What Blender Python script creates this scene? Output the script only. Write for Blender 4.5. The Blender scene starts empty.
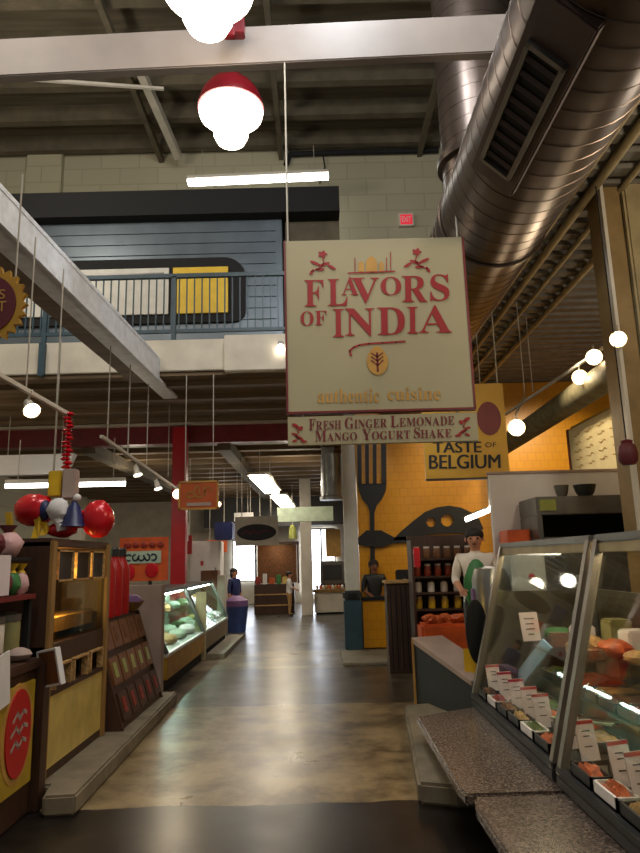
import bpy, bmesh, math, random
from math import sin, cos, pi, radians as R
from mathutils import Vector, Matrix
random.seed(7)
K = 1.1                      # metres per layout unit
C = bpy.context.scene.collection
# ------------------------------------------------------------------ camera geometry (also used for measuring)
F, PHI, H = 664.0, .017, 1.5
th = math.atan(133.5 / F); yaw = math.atan(4.3 / F * cos(th))
fv = Vector((sin(yaw)*cos(th), cos(yaw)*cos(th), sin(th)))
r0 = Vector((cos(yaw), -sin(yaw), 0)); u0 = r0.cross(fv)
rv = r0*cos(PHI) - u0*sin(PHI); uv = u0*cos(PHI) + r0*sin(PHI)
def pt(px, py, X=None, Y=None, Z=None):
    d = fv + rv*((px-320)/F) + uv*((426.5-py)/F)
    t = X/d.x if X is not None else (Y/d.y if Y is not None else (Z-H)/d.z)
    return Vector((t*d.x, t*d.y, H + t*d.z))
CR = .027
rc_, uc_ = r0*cos(CR) - u0*sin(CR), u0*cos(CR) + r0*sin(CR)
# ------------------------------------------------------------------ materials
def lin(h):
    h = h.lstrip('#'); o = []
    for i in (0, 2, 4):
        c = int(h[i:i+2], 16)/255
        o.append(c/12.92 if c <= .04045 else ((c+.055)/1.055)**2.4)
    return o + [1.0]
MATS = {}
def mat(name, col, rough=.5, metal=0, var=.18, scale=6, bump=0, emis=0, ecol=None, spec=.5, stretch=None):
    if name in MATS: return MATS[name]
    m = bpy.data.materials.new(name); m.use_nodes = True; nt = m.node_tree; b = nt.nodes['Principled BSDF']
    c = lin(col)
    b.inputs['Roughness'].default_value = rough; b.inputs['Metallic'].default_value = metal
    b.inputs['Specular IOR Level'].default_value = spec
    if var:
        tc = nt.nodes.new('ShaderNodeTexCoord'); n = nt.nodes.new('ShaderNodeTexNoise')
        n.inputs['Scale'].default_value = scale; n.inputs['Detail'].default_value = 5
        src = tc.outputs['Object']
        if stretch:
            mp = nt.nodes.new('ShaderNodeMapping'); mp.inputs['Scale'].default_value = stretch
            nt.links.new(src, mp.inputs[0]); src = mp.outputs[0]
        nt.links.new(src, n.inputs['Vector'])
        cr = nt.nodes.new('ShaderNodeValToRGB')
        cr.color_ramp.elements[0].position = .3; cr.color_ramp.elements[1].position = .7
        cr.color_ramp.elements[0].color = [x*(1-var) for x in c[:3]] + [1]
        cr.color_ramp.elements[1].color = [min(1, x*(1+var)) for x in c[:3]] + [1]
        nt.links.new(n.outputs['Fac'], cr.inputs[0]); nt.links.new(cr.outputs[0], b.inputs['Base Color'])
        if bump:
            bp = nt.nodes.new('ShaderNodeBump'); bp.inputs['Strength'].default_value = bump; bp.inputs['Distance'].default_value = .02
            nt.links.new(n.outputs['Fac'], bp.inputs['Height']); nt.links.new(bp.outputs[0], b.inputs['Normal'])
    else:
        b.inputs['Base Color'].default_value = c
    if emis:
        b.inputs['Emission Color'].default_value = lin(ecol or col); b.inputs['Emission Strength'].default_value = emis
    MATS[name] = m; return m
def speckle(name, c1, c2, c3, scale, rough):
    m = bpy.data.materials.new(name); m.use_nodes = True; nt = m.node_tree; b = nt.nodes['Principled BSDF']
    tc = nt.nodes.new('ShaderNodeTexCoord'); v = nt.nodes.new('ShaderNodeTexNoise')
    v.inputs['Scale'].default_value = scale; v.inputs['Detail'].default_value = 8; v.inputs['Roughness'].default_value = .8
    nt.links.new(tc.outputs['Object'], v.inputs['Vector'])
    cr = nt.nodes.new('ShaderNodeValToRGB'); e = cr.color_ramp.elements
    e[0].position = .38; e[0].color = lin(c1); e[1].position = .62; e[1].color = lin(c3)
    k = e.new(.5); k.color = lin(c2)
    nt.links.new(v.outputs['Fac'], cr.inputs[0]); nt.links.new(cr.outputs[0], b.inputs['Base Color'])
    b.inputs['Roughness'].default_value = rough; MATS[name] = m; return m
def brick(name, c1, c2, mort, scale=1.0, rough=.7, w=.44, h=.22, axes='xz', msize=.012, bump=.3):
    m = bpy.data.materials.new(name); m.use_nodes = True; nt = m.node_tree; b = nt.nodes['Principled BSDF']
    tc = nt.nodes.new('ShaderNodeTexCoord'); s = nt.nodes.new('ShaderNodeSeparateXYZ'); cb = nt.nodes.new('ShaderNodeCombineXYZ')
    nt.links.new(tc.outputs['Object'], s.inputs[0])
    nt.links.new(s.outputs[axes[0].upper()], cb.inputs[0]); nt.links.new(s.outputs[axes[1].upper()], cb.inputs[1])
    t = nt.nodes.new('ShaderNodeTexBrick'); t.inputs['Scale'].default_value = scale
    t.inputs['Color1'].default_value = lin(c1); t.inputs['Color2'].default_value = lin(c2); t.inputs['Mortar'].default_value = lin(mort)
    t.inputs['Brick Width'].default_value = w; t.inputs['Row Height'].default_value = h; t.inputs['Mortar Size'].default_value = msize
    nt.links.new(cb.outputs[0], t.inputs['Vector']); nt.links.new(t.outputs['Color'], b.inputs['Base Color'])
    bp = nt.nodes.new('ShaderNodeBump'); bp.inputs['Strength'].default_value = bump; bp.inputs['Distance'].default_value = .01; bp.invert = True
    nt.links.new(t.outputs['Fac'], bp.inputs['Height']); nt.links.new(bp.outputs[0], b.inputs['Normal'])
    b.inputs['Roughness'].default_value = rough; MATS[name] = m; return m
def glass(name, tint=(.93, .96, .94), gloss=.1):
    m = bpy.data.materials.new(name); m.use_nodes = True; nt = m.node_tree; nt.nodes.clear()
    o = nt.nodes.new('ShaderNodeOutputMaterial'); mx = nt.nodes.new('ShaderNodeMixShader')
    t = nt.nodes.new('ShaderNodeBsdfTransparent'); t.inputs[0].default_value = (*tint, 1)
    g = nt.nodes.new('ShaderNodeBsdfGlossy'); g.inputs['Roughness'].default_value = .03
    fr = nt.nodes.new('ShaderNodeFresnel'); fr.inputs[0].default_value = 1.45
    ad = nt.nodes.new('ShaderNodeMath'); ad.operation = 'MULTIPLY_ADD'; ad.inputs[1].default_value = .3; ad.inputs[2].default_value = gloss
    nt.links.new(fr.outputs[0], ad.inputs[0]); nt.links.new(ad.outputs[0], mx.inputs[0])
    nt.links.new(t.outputs[0], mx.inputs[1]); nt.links.new(g.outputs[0], mx.inputs[2]); nt.links.new(mx.outputs[0], o.inputs[0])
    MATS[name] = m; return m
def floor_mat():
    m = bpy.data.materials.new('worn_floor'); m.use_nodes = True; nt = m.node_tree; b = nt.nodes['Principled BSDF']
    tc = nt.nodes.new('ShaderNodeTexCoord'); s = nt.nodes.new('ShaderNodeSeparateXYZ'); nt.links.new(tc.outputs['Object'], s.inputs[0])
    n = nt.nodes.new('ShaderNodeTexNoise'); n.inputs['Scale'].default_value = 1.4; n.inputs['Detail'].default_value = 9; n.inputs['Roughness'].default_value = .65
    nt.links.new(tc.outputs['Object'], n.inputs['Vector'])
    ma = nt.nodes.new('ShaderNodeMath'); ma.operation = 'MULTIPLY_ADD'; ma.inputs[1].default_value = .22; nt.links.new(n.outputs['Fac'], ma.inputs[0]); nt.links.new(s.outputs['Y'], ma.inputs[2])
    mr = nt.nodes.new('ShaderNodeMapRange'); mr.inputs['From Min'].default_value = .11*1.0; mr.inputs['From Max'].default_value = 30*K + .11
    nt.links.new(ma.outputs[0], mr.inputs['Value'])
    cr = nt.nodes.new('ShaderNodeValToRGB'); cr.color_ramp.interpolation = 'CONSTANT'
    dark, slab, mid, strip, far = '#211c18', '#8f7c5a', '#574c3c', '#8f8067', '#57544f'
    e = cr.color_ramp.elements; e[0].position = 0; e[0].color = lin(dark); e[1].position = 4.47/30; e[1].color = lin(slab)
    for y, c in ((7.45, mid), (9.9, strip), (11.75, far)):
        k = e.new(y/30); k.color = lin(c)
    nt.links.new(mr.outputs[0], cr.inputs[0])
    n2 = nt.nodes.new('ShaderNodeTexNoise'); n2.inputs['Scale'].default_value = 1.7; n2.inputs['Detail'].default_value = 10; n2.inputs['Roughness'].default_value = .7
    nt.links.new(tc.outputs['Object'], n2.inputs['Vector'])
    c2 = nt.nodes.new('ShaderNodeValToRGB'); c2.color_ramp.elements[0].position = .40; c2.color_ramp.elements[0].color = (.28, .25, .21, 1)
    c2.color_ramp.elements[1].position = .58; c2.color_ramp.elements[1].color = (1.0, 1.0, 1.0, 1)
    nt.links.new(n2.outputs['Fac'], c2.inputs[0])
    mx = nt.nodes.new('ShaderNodeMix'); mx.data_type = 'RGBA'; mx.blend_type = 'MULTIPLY'; mx.inputs[0].default_value = 1
    nt.links.new(cr.outputs[0], mx.inputs[6]); nt.links.new(c2.outputs[0], mx.inputs[7]); nt.links.new(mx.outputs[2], b.inputs['Base Color'])
    r = nt.nodes.new('ShaderNodeMapRange'); r.inputs['To Min'].default_value = .2; r.inputs['To Max'].default_value = .42
    nt.links.new(n.outputs['Fac'], r.inputs['Value']); nt.links.new(r.outputs[0], b.inputs['Roughness'])
    bp = nt.nodes.new('ShaderNodeBump'); bp.inputs['Strength'].default_value = .12; bp.inputs['Distance'].default_value = .01
    nt.links.new(n2.outputs['Fac'], bp.inputs['Height']); nt.links.new(bp.outputs[0], b.inputs['Normal'])
    return m
# ------------------------------------------------------------------ mesh builder
def root_offset(o):
    v = Vector((0, 0, 0))
    while o is not None:
        v = v + o.location; o = o.parent
    return v
class MB:
    def __init__(s): s.v = []; s.f = []
    def add(s, vs, fs):
        n = len(s.v); s.v += [Vector(p) for p in vs]; s.f += [tuple(i+n for i in f) for f in fs]; return s
    def box(s, x0, x1, y0, y1, z0, z1):
        return s.add([(x, y, z) for x in (x0, x1) for y in (y0, y1) for z in (z0, z1)],
                     [(0, 1, 3, 2), (4, 6, 7, 5), (0, 4, 5, 1), (2, 3, 7, 6), (0, 2, 6, 4), (1, 5, 7, 3)])
    def cbox(s, c, size, rot=None):
        M = rot or Matrix.Identity(3); c = Vector(c); a, b, d = (x/2 for x in size)
        vs = [c + M @ Vector((x, y, z)) for x in (-a, a) for y in (-b, b) for z in (-d, d)]
        return s.add(vs, [(0, 1, 3, 2), (4, 6, 7, 5), (0, 4, 5, 1), (2, 3, 7, 6), (0, 2, 6, 4), (1, 5, 7, 3)])
    def bar(s, p0, p1, w, h):
        p0, p1 = Vector(p0), Vector(p1); d = (p1-p0).normalized()
        up = Vector((0, 0, 1)) if abs(d.z) < .9 else Vector((0, 1, 0))
        a = d.cross(up).normalized(); b = a.cross(d)
        vs = [p + a*sx*w/2 + b*sz*h/2 for p in (p0, p1) for sx, sz in ((-1, -1), (1, -1), (1, 1), (-1, 1))]
        return s.add(vs, [(3, 2, 1, 0), (4, 5, 6, 7)] + [(i, (i+1) % 4, 4+(i+1) % 4, 4+i) for i in range(4)])
    def tube(s, p0, p1, r, n=10, r1=None):
        p0, p1 = Vector(p0), Vector(p1); d = (p1-p0).normalized(); r1 = r if r1 is None else r1
        up = Vector((0, 0, 1)) if abs(d.z) < .9 else Vector((0, 1, 0))
        a = d.cross(up).normalized(); b = a.cross(d)
        vs = [p + (a*cos(2*pi*i/n) + b*sin(2*pi*i/n))*q for p, q in ((p0, r), (p1, r1)) for i in range(n)]
        return s.add(vs, [tuple(reversed(range(n))), tuple(range(n, 2*n))] + [(i, (i+1) % n, n+(i+1) % n, n+i) for i in range(n)])
    def path(s, pts, r, n=6):
        for a, b in zip(pts[:-1], pts[1:]): s.tube(a, b, r, n)
        return s
    def lathe(s, o, d, prof, n=20, cap=True):
        o, d = Vector(o), Vector(d).normalized()
        up = Vector((0, 0, 1)) if abs(d.z) < .9 else Vector((1, 0, 0))
        a = d.cross(up).normalized(); b = a.cross(d); vs = []; fs = []
        for r, h in prof:
            vs += [o + d*h + (a*cos(2*pi*i/n) + b*sin(2*pi*i/n))*r for i in range(n)]
        for k in range(len(prof)-1):
            fs += [(k*n+i, k*n+(i+1) % n, (k+1)*n+(i+1) % n, (k+1)*n+i) for i in range(n)]
        if cap: fs += [tuple(reversed(range(n))), tuple(range((len(prof)-1)*n, len(prof)*n))]
        return s.add(vs, fs)
    def ball(s, c, rx, ry=None, rz=None, n=14, m=8, rough=0):
        ry = ry or rx; rz = rz or rx; c = Vector(c); vs = [c + Vector((0, 0, -rz))]
        for k in range(1, m):
            t = -pi/2 + pi*k/m
            for i in range(n):
                q = 1 + random.uniform(-rough, rough)
                vs.append(c + Vector((rx*cos(t)*cos(2*pi*i/n)*q, ry*cos(t)*sin(2*pi*i/n)*q, rz*sin(t)*q)))
        vs.append(c + Vector((0, 0, rz))); L = len(vs)-1
        fs = [(0, 1+(i+1) % n, 1+i) for i in range(n)] + [(L, L-n+i, L-n+(i+1) % n) for i in range(n)]
        for k in range(m-2):
            fs += [(1+k*n+i, 1+k*n+(i+1) % n, 1+(k+1)*n+(i+1) % n, 1+(k+1)*n+i) for i in range(n)]
        return s.add(vs, fs)
    def prism(s, poly, vec):
        n = len(poly); vec = Vector(vec); poly = [Vector(p) for p in poly]
        return s.add(poly + [p+vec for p in poly], [tuple(reversed(range(n))), tuple(range(n, 2*n))] + [(i, (i+1) % n, n+(i+1) % n, n+i) for i in range(n)])
    def quad(s, a, b, c, d, t): # slab from quad with thickness vector
        return s.prism([a, b, c, d], t)
    def build(s, name, m, parent=None, bevel=0, smooth=False):
        off = root_offset(parent) if parent else Vector((0, 0, 0))
        me = bpy.data.meshes.new(name)
        me.from_pydata([tuple(p*K - off) for p in s.v], [], s.f)
        bm = bmesh.new(); bm.from_mesh(me); bmesh.ops.recalc_face_normals(bm, faces=bm.faces)
        if bevel:
            bmesh.ops.bevel(bm, geom=[e for e in bm.edges if len(e.link_faces) == 2 and e.calc_face_angle(0) > .5], offset=bevel*K, segments=2, affect='EDGES', clamp_overlap=True)
        bm.to_mesh(me); bm.free()
        if smooth:
            me.polygons.foreach_set('use_smooth', [True]*len(me.polygons)); me.set_sharp_from_angle(angle=R(40))
        me.materials.append(MATS[m] if isinstance(m, str) else m)
        o = bpy.data.objects.new(name, me); C.objects.link(o)
        if parent: o.parent = parent
        return o
def tag(o, label, cat, group=None):
    o['label'] = label; o['category'] = cat
    if group: o['group'] = group
    return o
def thing(name, label, cat, loc, group=None):
    o = bpy.data.objects.new(name, None); C.objects.link(o); o.location = Vector(loc)*K; o.empty_display_size = .1
    return tag(o, label, cat, group)
def struct(name, mb, m, parent=None, bevel=0, smooth=False):
    o = mb.build(name, m, parent, bevel, smooth)
    if not parent: o['kind'] = 'structure'
    return o
_tc = {}
SERIF = {}
def serif(ch):
    if 'A' <= ch <= 'Z': return chr(0x1D400 + ord(ch)-65)
    if 'a' <= ch <= 'z': return chr(0x210E) if ch == 'h' and False else chr(0x1D41A + ord(ch)-97)
    return ch
def plain_serif_italic(ch):
    if ch == 'h': return chr(0x210E)
    if 'a' <= ch <= 'z': return chr(0x1D44E + ord(ch)-97)
    return ch
def glyph(txt):
    if txt in _tc: return _tc[txt]
    cu = bpy.data.curves.new('tmp', 'FONT'); cu.body = txt; cu.size = 1; cu.resolution_u = 4
    ob = bpy.data.objects.new('tmp', cu); C.objects.link(ob); dg = bpy.context.evaluated_depsgraph_get()
    me = bpy.data.meshes.new_from_object(ob.evaluated_get(dg)); bpy.data.objects.remove(ob); bpy.data.curves.remove(cu)
    v = [tuple(p.co) for p in me.vertices]; f = [tuple(p.vertices) for p in me.polygons]; bpy.data.meshes.remove(me)
    _tc[txt] = (v, f); return _tc[txt]
def fit_text(mb, txt, Pbl, Pbr, Ptl):
    """lay txt's outline over the parallelogram bottom-left, bottom-right, top-left"""
    v, f = glyph(txt); x0 = min(p[0] for p in v); x1 = max(p[0] for p in v); y0 = min(p[1] for p in v); y1 = max(p[1] for p in v)
    o = Vector(Pbl); a = Vector(Pbr)-o; b = Vector(Ptl)-o
    mb.add([o + a*((p[0]-x0)/(x1-x0)) + b*((p[1]-y0)/(y1-y0)) for p in v], f)
def px_text(mb, txt, x0, y0, x1, y1, Y):
    fit_text(mb, txt, pt(x0, y1, Y=Y), pt(x1, y1, Y=Y), pt(x0, y0, Y=Y))
def stroke(mb, pts, w, nrm=(0, -1, 0)):
    """flat ribbon along points"""
    N = Vector(nrm); pts = [Vector(p) for p in pts]
    for a, b in zip(pts[:-1], pts[1:]):
        d = (b-a).normalized(); q = d.cross(N)*w/2; e = d*w*.3
        mb.add([a-q-e, b-q+e, b+q+e, a+q-e], [(0, 1, 2, 3)])
def arc(cx, cz, rx, rz, a0, a1, Y, n=8):
    return [(cx + rx*cos(R(a0+(a1-a0)*i/n)), Y, cz + rz*sin(R(a0+(a1-a0)*i/n))) for i in range(n+1)]

# palette
mat('white_paint', '#c9c2b4', .55, var=.1, scale=3); mat('beam_white', '#877d76', .5, var=.06, scale=4, bump=.1)
mat('cool_white', '#e3e8ef', .45, var=.12, scale=9)
mat('cream', '#c7bfae', .6, var=.12, scale=3); mat('sign_cream', '#a39a7a', .6, var=.03, scale=3)
mat('sign_red', '#93181c', .55, var=.05); mat('dark_red', '#6d1f22', .5); mat('sign_gold', '#b5893f', .5); mat('red_paint', '#b0161a', .4, var=.08)
mat('beam_red', '#6f191d', .5); mat('lamp_red', '#6d0e18', .3); mat('roof_wood', '#5d5443', .8, var=.3, scale=2, stretch=(.3, 4, 4))
mat('under_wood', '#6e5a40', .7, var=.3, scale=2, stretch=(.3, 4, 4)); mat('joist', '#5b5240', .8, var=.25, scale=3)
mat('black', '#121212', .5, var=0); mat('matt_black', '#0c0c0d', .8, var=0); mat('charcoal', '#2a2a2b', .5); mat('rail_blue', '#2d4450', .45)
mat('steel', '#8b8b88', .3, .9, var=.1); mat('dull_steel', '#6e6c68', .42, .7, var=.15); mat('duct_metal', '#564b44', .34, .8, var=.2, scale=3); mat('silver_duct', '#a3a6a6', .35, .7, var=.15)
mat('register_brown', '#3a2a26', .55); mat('wood', '#6f4526', .5, var=.3, scale=4, stretch=(5, 5, .6)); mat('dark_wood', '#3c2517', .5, var=.3, scale=4, stretch=(5, 5, .6)); mat('oak', '#8c6a38', .5, var=.25, scale=4, stretch=(5, 5, .6))
mat('wire', '#a8a294', .5, var=0); mat('paper', '#d9d5d2', .7, var=.04); mat('pink_paper', '#dccfd2', .7, var=.04); mat('ink', '#22252a', .7, var=0); mat('mint', '#a9b8a2', .6)
mat('globe', '#ffffff', .3, var=0, emis=13, ecol='#fff0dc'); mat('hall_glow', '#ffffff', .3, var=0, emis=22, ecol='#fff0d8'); mat('tube_glow', '#ffffff', .3, var=0, emis=12, ecol='#fdfcf2'); mat('spot_glow', '#ffffff', .3, var=0, emis=30, ecol='#ffe0b0')
mat('window_glow', '#ffffff', .3, var=0, emis=9, ecol='#e8f0ff'); mat('case_glow', '#ffffff', .3, var=0, emis=45, ecol='#ffe3b8'); mat('cool_case_glow', '#ffffff', .3, var=0, emis=75, ecol='#f0fff6')
mat('bin_glow', '#ffffff', .3, var=0, emis=60, ecol='#ffb030'); mat('exit_red', '#c02030', .5, var=0, emis=.6, ecol='#ff4050')
mat('sign_yellow', '#c79b2c', .5, var=.05); mat('dim_yellow', '#a88a22', .5); mat('panel_yellow', '#d8b327', .5, var=.08); mat('panel_white', '#c9c6bc', .5, var=.1)
mat('metal_sheet', '#626c74', .38, .55, var=.16, scale=2); mat('orange', '#c8531d', .5, var=.2); mat('orange_sign', '#b4501a', .5, var=.2, scale=3)
mat('food_brown', '#6b4423', .6, var=.5, scale=30, bump=.6); mat('food_orange', '#b8531b', .5, var=.5, scale=30, bump=.6); mat('food_green', '#4f5f27', .6, var=.5, scale=30, bump=.6); mat('food_tan', '#b08a55', .6, var=.4, scale=30, bump=.6); mat('food_red', '#8a2716', .5, var=.5, scale=30, bump=.6)
mat('red_foil', '#c01420', .25, .1, var=.2); mat('navy', '#1d2552', .4); mat('plastic_yellow', '#d0a81c', .4); mat('green', '#2f7038', .5); mat('purple', '#6a4878', .6); mat('blue', '#3a4f8c', .5)
mat('skin', '#b98264', .6, var=.05); mat('dark_skin', '#8a5a40', .6, var=.05); mat('hair_dark', '#17110d', .7); mat('light_blue', '#8fbfe6', .35, var=.05); mat('jar_glass', '#7a2c18', .2); mat('jar_white', '#d0c6b8', .4); mat('jar_yellow', '#c39a22', .35); mat('pink', '#c9a0a0', .6); mat('maroon', '#5a1a24', .6); mat('case_frame', '#7d7568', .4, .5, var=.1); mat('case_dark', '#3d382b', .4, var=.3); mat('olive', '#7f7a4a', .6)
mat('deck_grey', '#6b665c', .6, var=.2); mat('yellow_glass', '#93994a', .3); mat('plaster_pink', '#a69186', .7, var=.12, scale=3); mat('pale_yellow', '#c2a95c', .35); mat('ochre', '#a97f24', .6); mat('insulation', '#6b6246', .8, var=.3, scale=8, bump=.4); mat('concrete', '#776c58', .65, var=.25, scale=5, bump=.2); mat('menu_cream', '#d8c493', .6, var=.06); mat('tan_post', '#a0916c', .6, var=.15); mat('brown_post', '#8a7146', .6, var=.15)
speckle('granite', '#211b18', '#4e433c', '#83756a', 60, .26)
brick('cream_brick', '#aaa388', '#a59e84', '#989179', w=.9, h=.42, msize=.012)
brick('orange_tile', '#cb8c12', '#c78710', '#b87c10', w=.17, h=.17, msize=.007, rough=.35, bump=.1)
glass('clear_glass', gloss=.02); glass('green_glass', (.88, .96, .92), .03); glass('dark_glass', (.85, .82, .72), .05)

# ================================================================== SETTING
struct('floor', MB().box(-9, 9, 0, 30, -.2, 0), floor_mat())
# roof boards with joists
roof = struct('ceiling', MB().box(-9, 9, -1, 13.2, 10.55, 10.8), 'roof_wood')
for i in range(11):
    y = 3.2 + i*.95
    MB().box(-8.5, 8.5, y, y+.16, 10.2, 10.56).build('joist', 'joist', roof)
for x in (-3.2, -.6, 2.4):
    MB().bar((x, 4, 10.1), (x, 13, 10.1), .1, .14).build('rafter', 'joist', roof)
MB().bar((-3.0, 9.6, 10.12), (-2.75, 12.6, 9.9), .14, .16).build('brace', 'cream', roof)
MB().bar((-6.5, 9.6, 9.6), (-2.6, 10.6, 9.95), .05, .05).build('brace', 'white_paint', roof)
# rear hall ceiling (low)
rc = struct('ceiling_rear', MB().box(-8, .75, 12.5, 26, 4.05, 4.2), 'under_wood')
for i in range(15):
    y = 12.9 + i*.85
    MB().box(-8, .75, y, y+.22, 3.8, 4.06).build('joist', 'under_wood', rc)
for x in (-4.5, -1.9, .1):
    MB().box(x, x+.25, 12.6, 25, 3.62, 3.82).build('girder', 'joist', rc)
struct('wall_back', MB().box(-8, 6.5, 13.0, 13.25, 4.2, 10.6), 'cream_brick')
struct('trim_pilaster', MB().box(-6.05, -5.3, 12.85, 13.0, 4.2, 10.6), 'cream_brick')
struct('wall_left', MB().box(-8.2, -8, 2, 26, 0, 10.6), 'cream_brick')
struct('wall_far', MB().box(-8, 6, 25.0, 25.2, 0, 4.1), 'cream')
struct('wall_yellow', MB().box(.74, 6.5, 12.5, 12.9, 0, 4.78), 'orange_tile')
struct('wall_right', MB().box(6.35, 6.5, 2.6, 12.5, 0, 4.78), 'ochre')
struct('wall_stall_right', MB().box(3.42, 3.5, 5.95, 8.75, 0, 3.16), 'ochre')
# right side deck
dk = MB()
n = 42
prof = []
for i in range(n):
    y = 2.6 + 10.1*i/n; prof += [(y, 4.79), (y+.13, 4.79), (y+.15, 4.86), (y+.22, 4.86)]
vs = [(x, y, z) for x in (2.15, 6.5) for y, z in prof]; m_ = len(prof)
dk.add(vs, [(i, i+1, m_+i+1, m_+i) for i in range(m_-1)])
dk.box(2.15, 6.5, 2.6, 12.7, 4.88, 4.95)
struct('ceiling_right', dk, 'deck_grey')
for i, x in enumerate((2.42, 2.58, 2.85, 3.2)):
    tag(MB().tube((x, 3, 4.755-.01*(i % 2)), (x, 12.4, 4.755-.01*(i % 2)), .028+.012*(i % 2)).build('pipe', 'tan_post', smooth=True),
        ['thin tan ceiling pipe running closest beside the big round duct', 'thicker tan ceiling pipe, second from the big round duct', 'thin tan ceiling pipe, third from the big round duct', 'thicker tan ceiling pipe farthest right under the corrugated deck'][i], 'pipe', 'pipes under the corrugated ceiling deck')
# big white roof beam, and the beam along the left
struct('beam', MB().prism([(-5, 5.19, 5.74), (-5, 5.19, 6.12), (4, 4.87, 6.12), (4, 4.87, 5.74)], (0, .1, 0)), 'beam_white', bevel=.01)
def zt_(y): return 3.98 + .0415*y
def zb_(y): return 3.72 + .031*y
ib = MB()
ib.prism([(-2.175, .2, zb_(.2)), (-2.175, 9, zb_(9)), (-2.175, 9, zt_(9)), (-2.175, .2, zt_(.2))], (-.05, 0, 0))
ib.prism([(-2.15, .2, zb_(.2)), (-2.15, 10.3, zb_(10.3)), (-2.15, 10.3, zb_(10.3)+.045), (-2.15, .2, zb_(.2)+.05)], (-.22, 0, 0))
ib.prism([(-2.17, .2, zt_(.2)-.04), (-2.17, 9, zt_(9)-.04), (-2.17, 9, zt_(9)), (-2.17, .2, zt_(.2))], (-.18, 0, 0))
struct('beam_side', ib, 'cool_white')
struct('beam_soffit', MB().prism([(-2.37, .2, zb_(.2)-.0), (-2.37, 9, zb_(9)-.0), (-2.37, 9, zb_(9)+.05), (-2.37, .2, zb_(.2)+.05)], (-.2, 0, 0)), 'under_wood')
# mezzanine
struct('slab_mezzanine', MB().box(-8, .5, 9.0, 12.9, 4.16, 4.62).box(-1.25, -.2, 8.85, 9.0, 4.1, 4.62), 'cream', bevel=.01)
sf = struct('ceiling_under_mezzanine', MB().box(-8, .5, 9.05, 12.45, 4.1, 4.16), 'under_wood')
for i in range(4):
    MB().box(-8, .5, 9.3+.8*i, 9.42+.8*i, 4.02, 4.11).build('joist', 'under_wood', sf)
struct('trim_ledge', MB().box(-8, .74, 12.2, 12.5, 4.05, 4.12), 'cream')
struct('beam_red', MB().box(-8, .9, 12.3, 12.5, 3.72, 4.05), 'beam_red')
struct('column_red', MB().box(-2.66, -2.40, 12.1, 12.32, 0, 4.0), 'red_paint', bevel=.015)
struct('column_white', MB().box(.46, .70, 12.0, 12.24, 0, 4.05), 'white_paint', bevel=.02)
struct('column_far', MB().box(-.52, -.2, 19, 19.3, 0, 3.9), 'white_paint', bevel=.02)
struct('trim_ledge_far', MB().box(-.98, .36, 16, 16.15, 2.42, 2.76), 'mint')
# mezzanine booth with dark roof band
bo = thing('metal_booth', 'grey sheet metal booth standing behind the blue mezzanine railing', 'booth', (-2.6, 10.6, 4.62))
wm = MB().box(-5.6, -.50, 10.6, 12.6, 4.62, 7.6)
for i in range(12): wm.box(-5.6, -.52, 10.575, 10.6, 4.9+.2*i, 4.915+.2*i)
wm.build('wall_panel', 'metal_sheet', bo)
MB().box(-.62, -.5, 10.56, 10.7, 4.62, 7.3).build('corner_post', 'metal_sheet', bo, bevel=.02)
MB().box(-5.8, .5, 10.35, 12.7, 7.32, 7.78).build('roof_band', 'matt_black', bo)
MB().box(-.45, .5, 10.7, 12.6, 6.88, 7.32).build('soffit_panel', 'joist', bo)
fr = []
x1 = -1.13
for a in range(0, 91, 10): fr.append((x1-.38+.38*sin(R(a)), 10.54, 6.25+.36*cos(R(a))))
frame = fr + [(x1, 10.54, 5.75)] + [(x1-.2+.2*cos(R(a)), 10.54, 5.65-.2*sin(R(a))) for a in range(0, 91, 15)] + [(-5.4, 10.54, 5.45), (-5.4, 10.54, 6.61)]
MB().prism(frame, (0, .06, 0)).build('window_frame', 'matt_black', bo)
yp = MB().box(-2.35, -1.42, 10.5, 10.54, 5.6, 6.42); yp.build('yellow_panel', 'panel_yellow', bo)
wp = MB().box(-5.3, -2.42, 10.5, 10.54, 5.6, 6.42).build('white_panel', 'panel_white', bo)
mk = MB(); mk.box(-4.2, -2.5, 10.485, 10.5, 6.26, 6.33); mk.box(-5.2, -4.3, 10.485, 10.5, 6.2, 6.36); mk.build('panel_stripe', 'dull_steel', wp)
# railing
ra = thing('railing', 'dark blue steel balustrade along the mezzanine edge', 'railing', (-3.4, 9.06, 4.62))
MB().box(-6.2, -.2, 9.03, 9.09, 5.58, 5.64).build('top_rail', 'rail_blue', ra)
MB().box(-6.2, -.2, 9.04, 9.08, 4.74, 4.79).build('bottom_rail', 'rail_blue', ra)
for x in (-6.1, -3.85, -2.0, -.3): MB().box(x-.03, x+.03, 9.03, 9.09, 4.62, 5.6).build('post', 'rail_blue', ra)
for i in range(52):
    x = -6.0 + i*.11; MB().box(x-.009, x+.009, 9.05, 9.07, 4.78, 5.6).build('baluster', 'rail_blue', ra)
tag(MB().box(-3.86, -3.78, 8.92, 9.0, 4.12, 4.6).build('downpipe', 'rail_blue'), 'short blue pipe running down the front of the white mezzanine slab', 'pipe')

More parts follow.
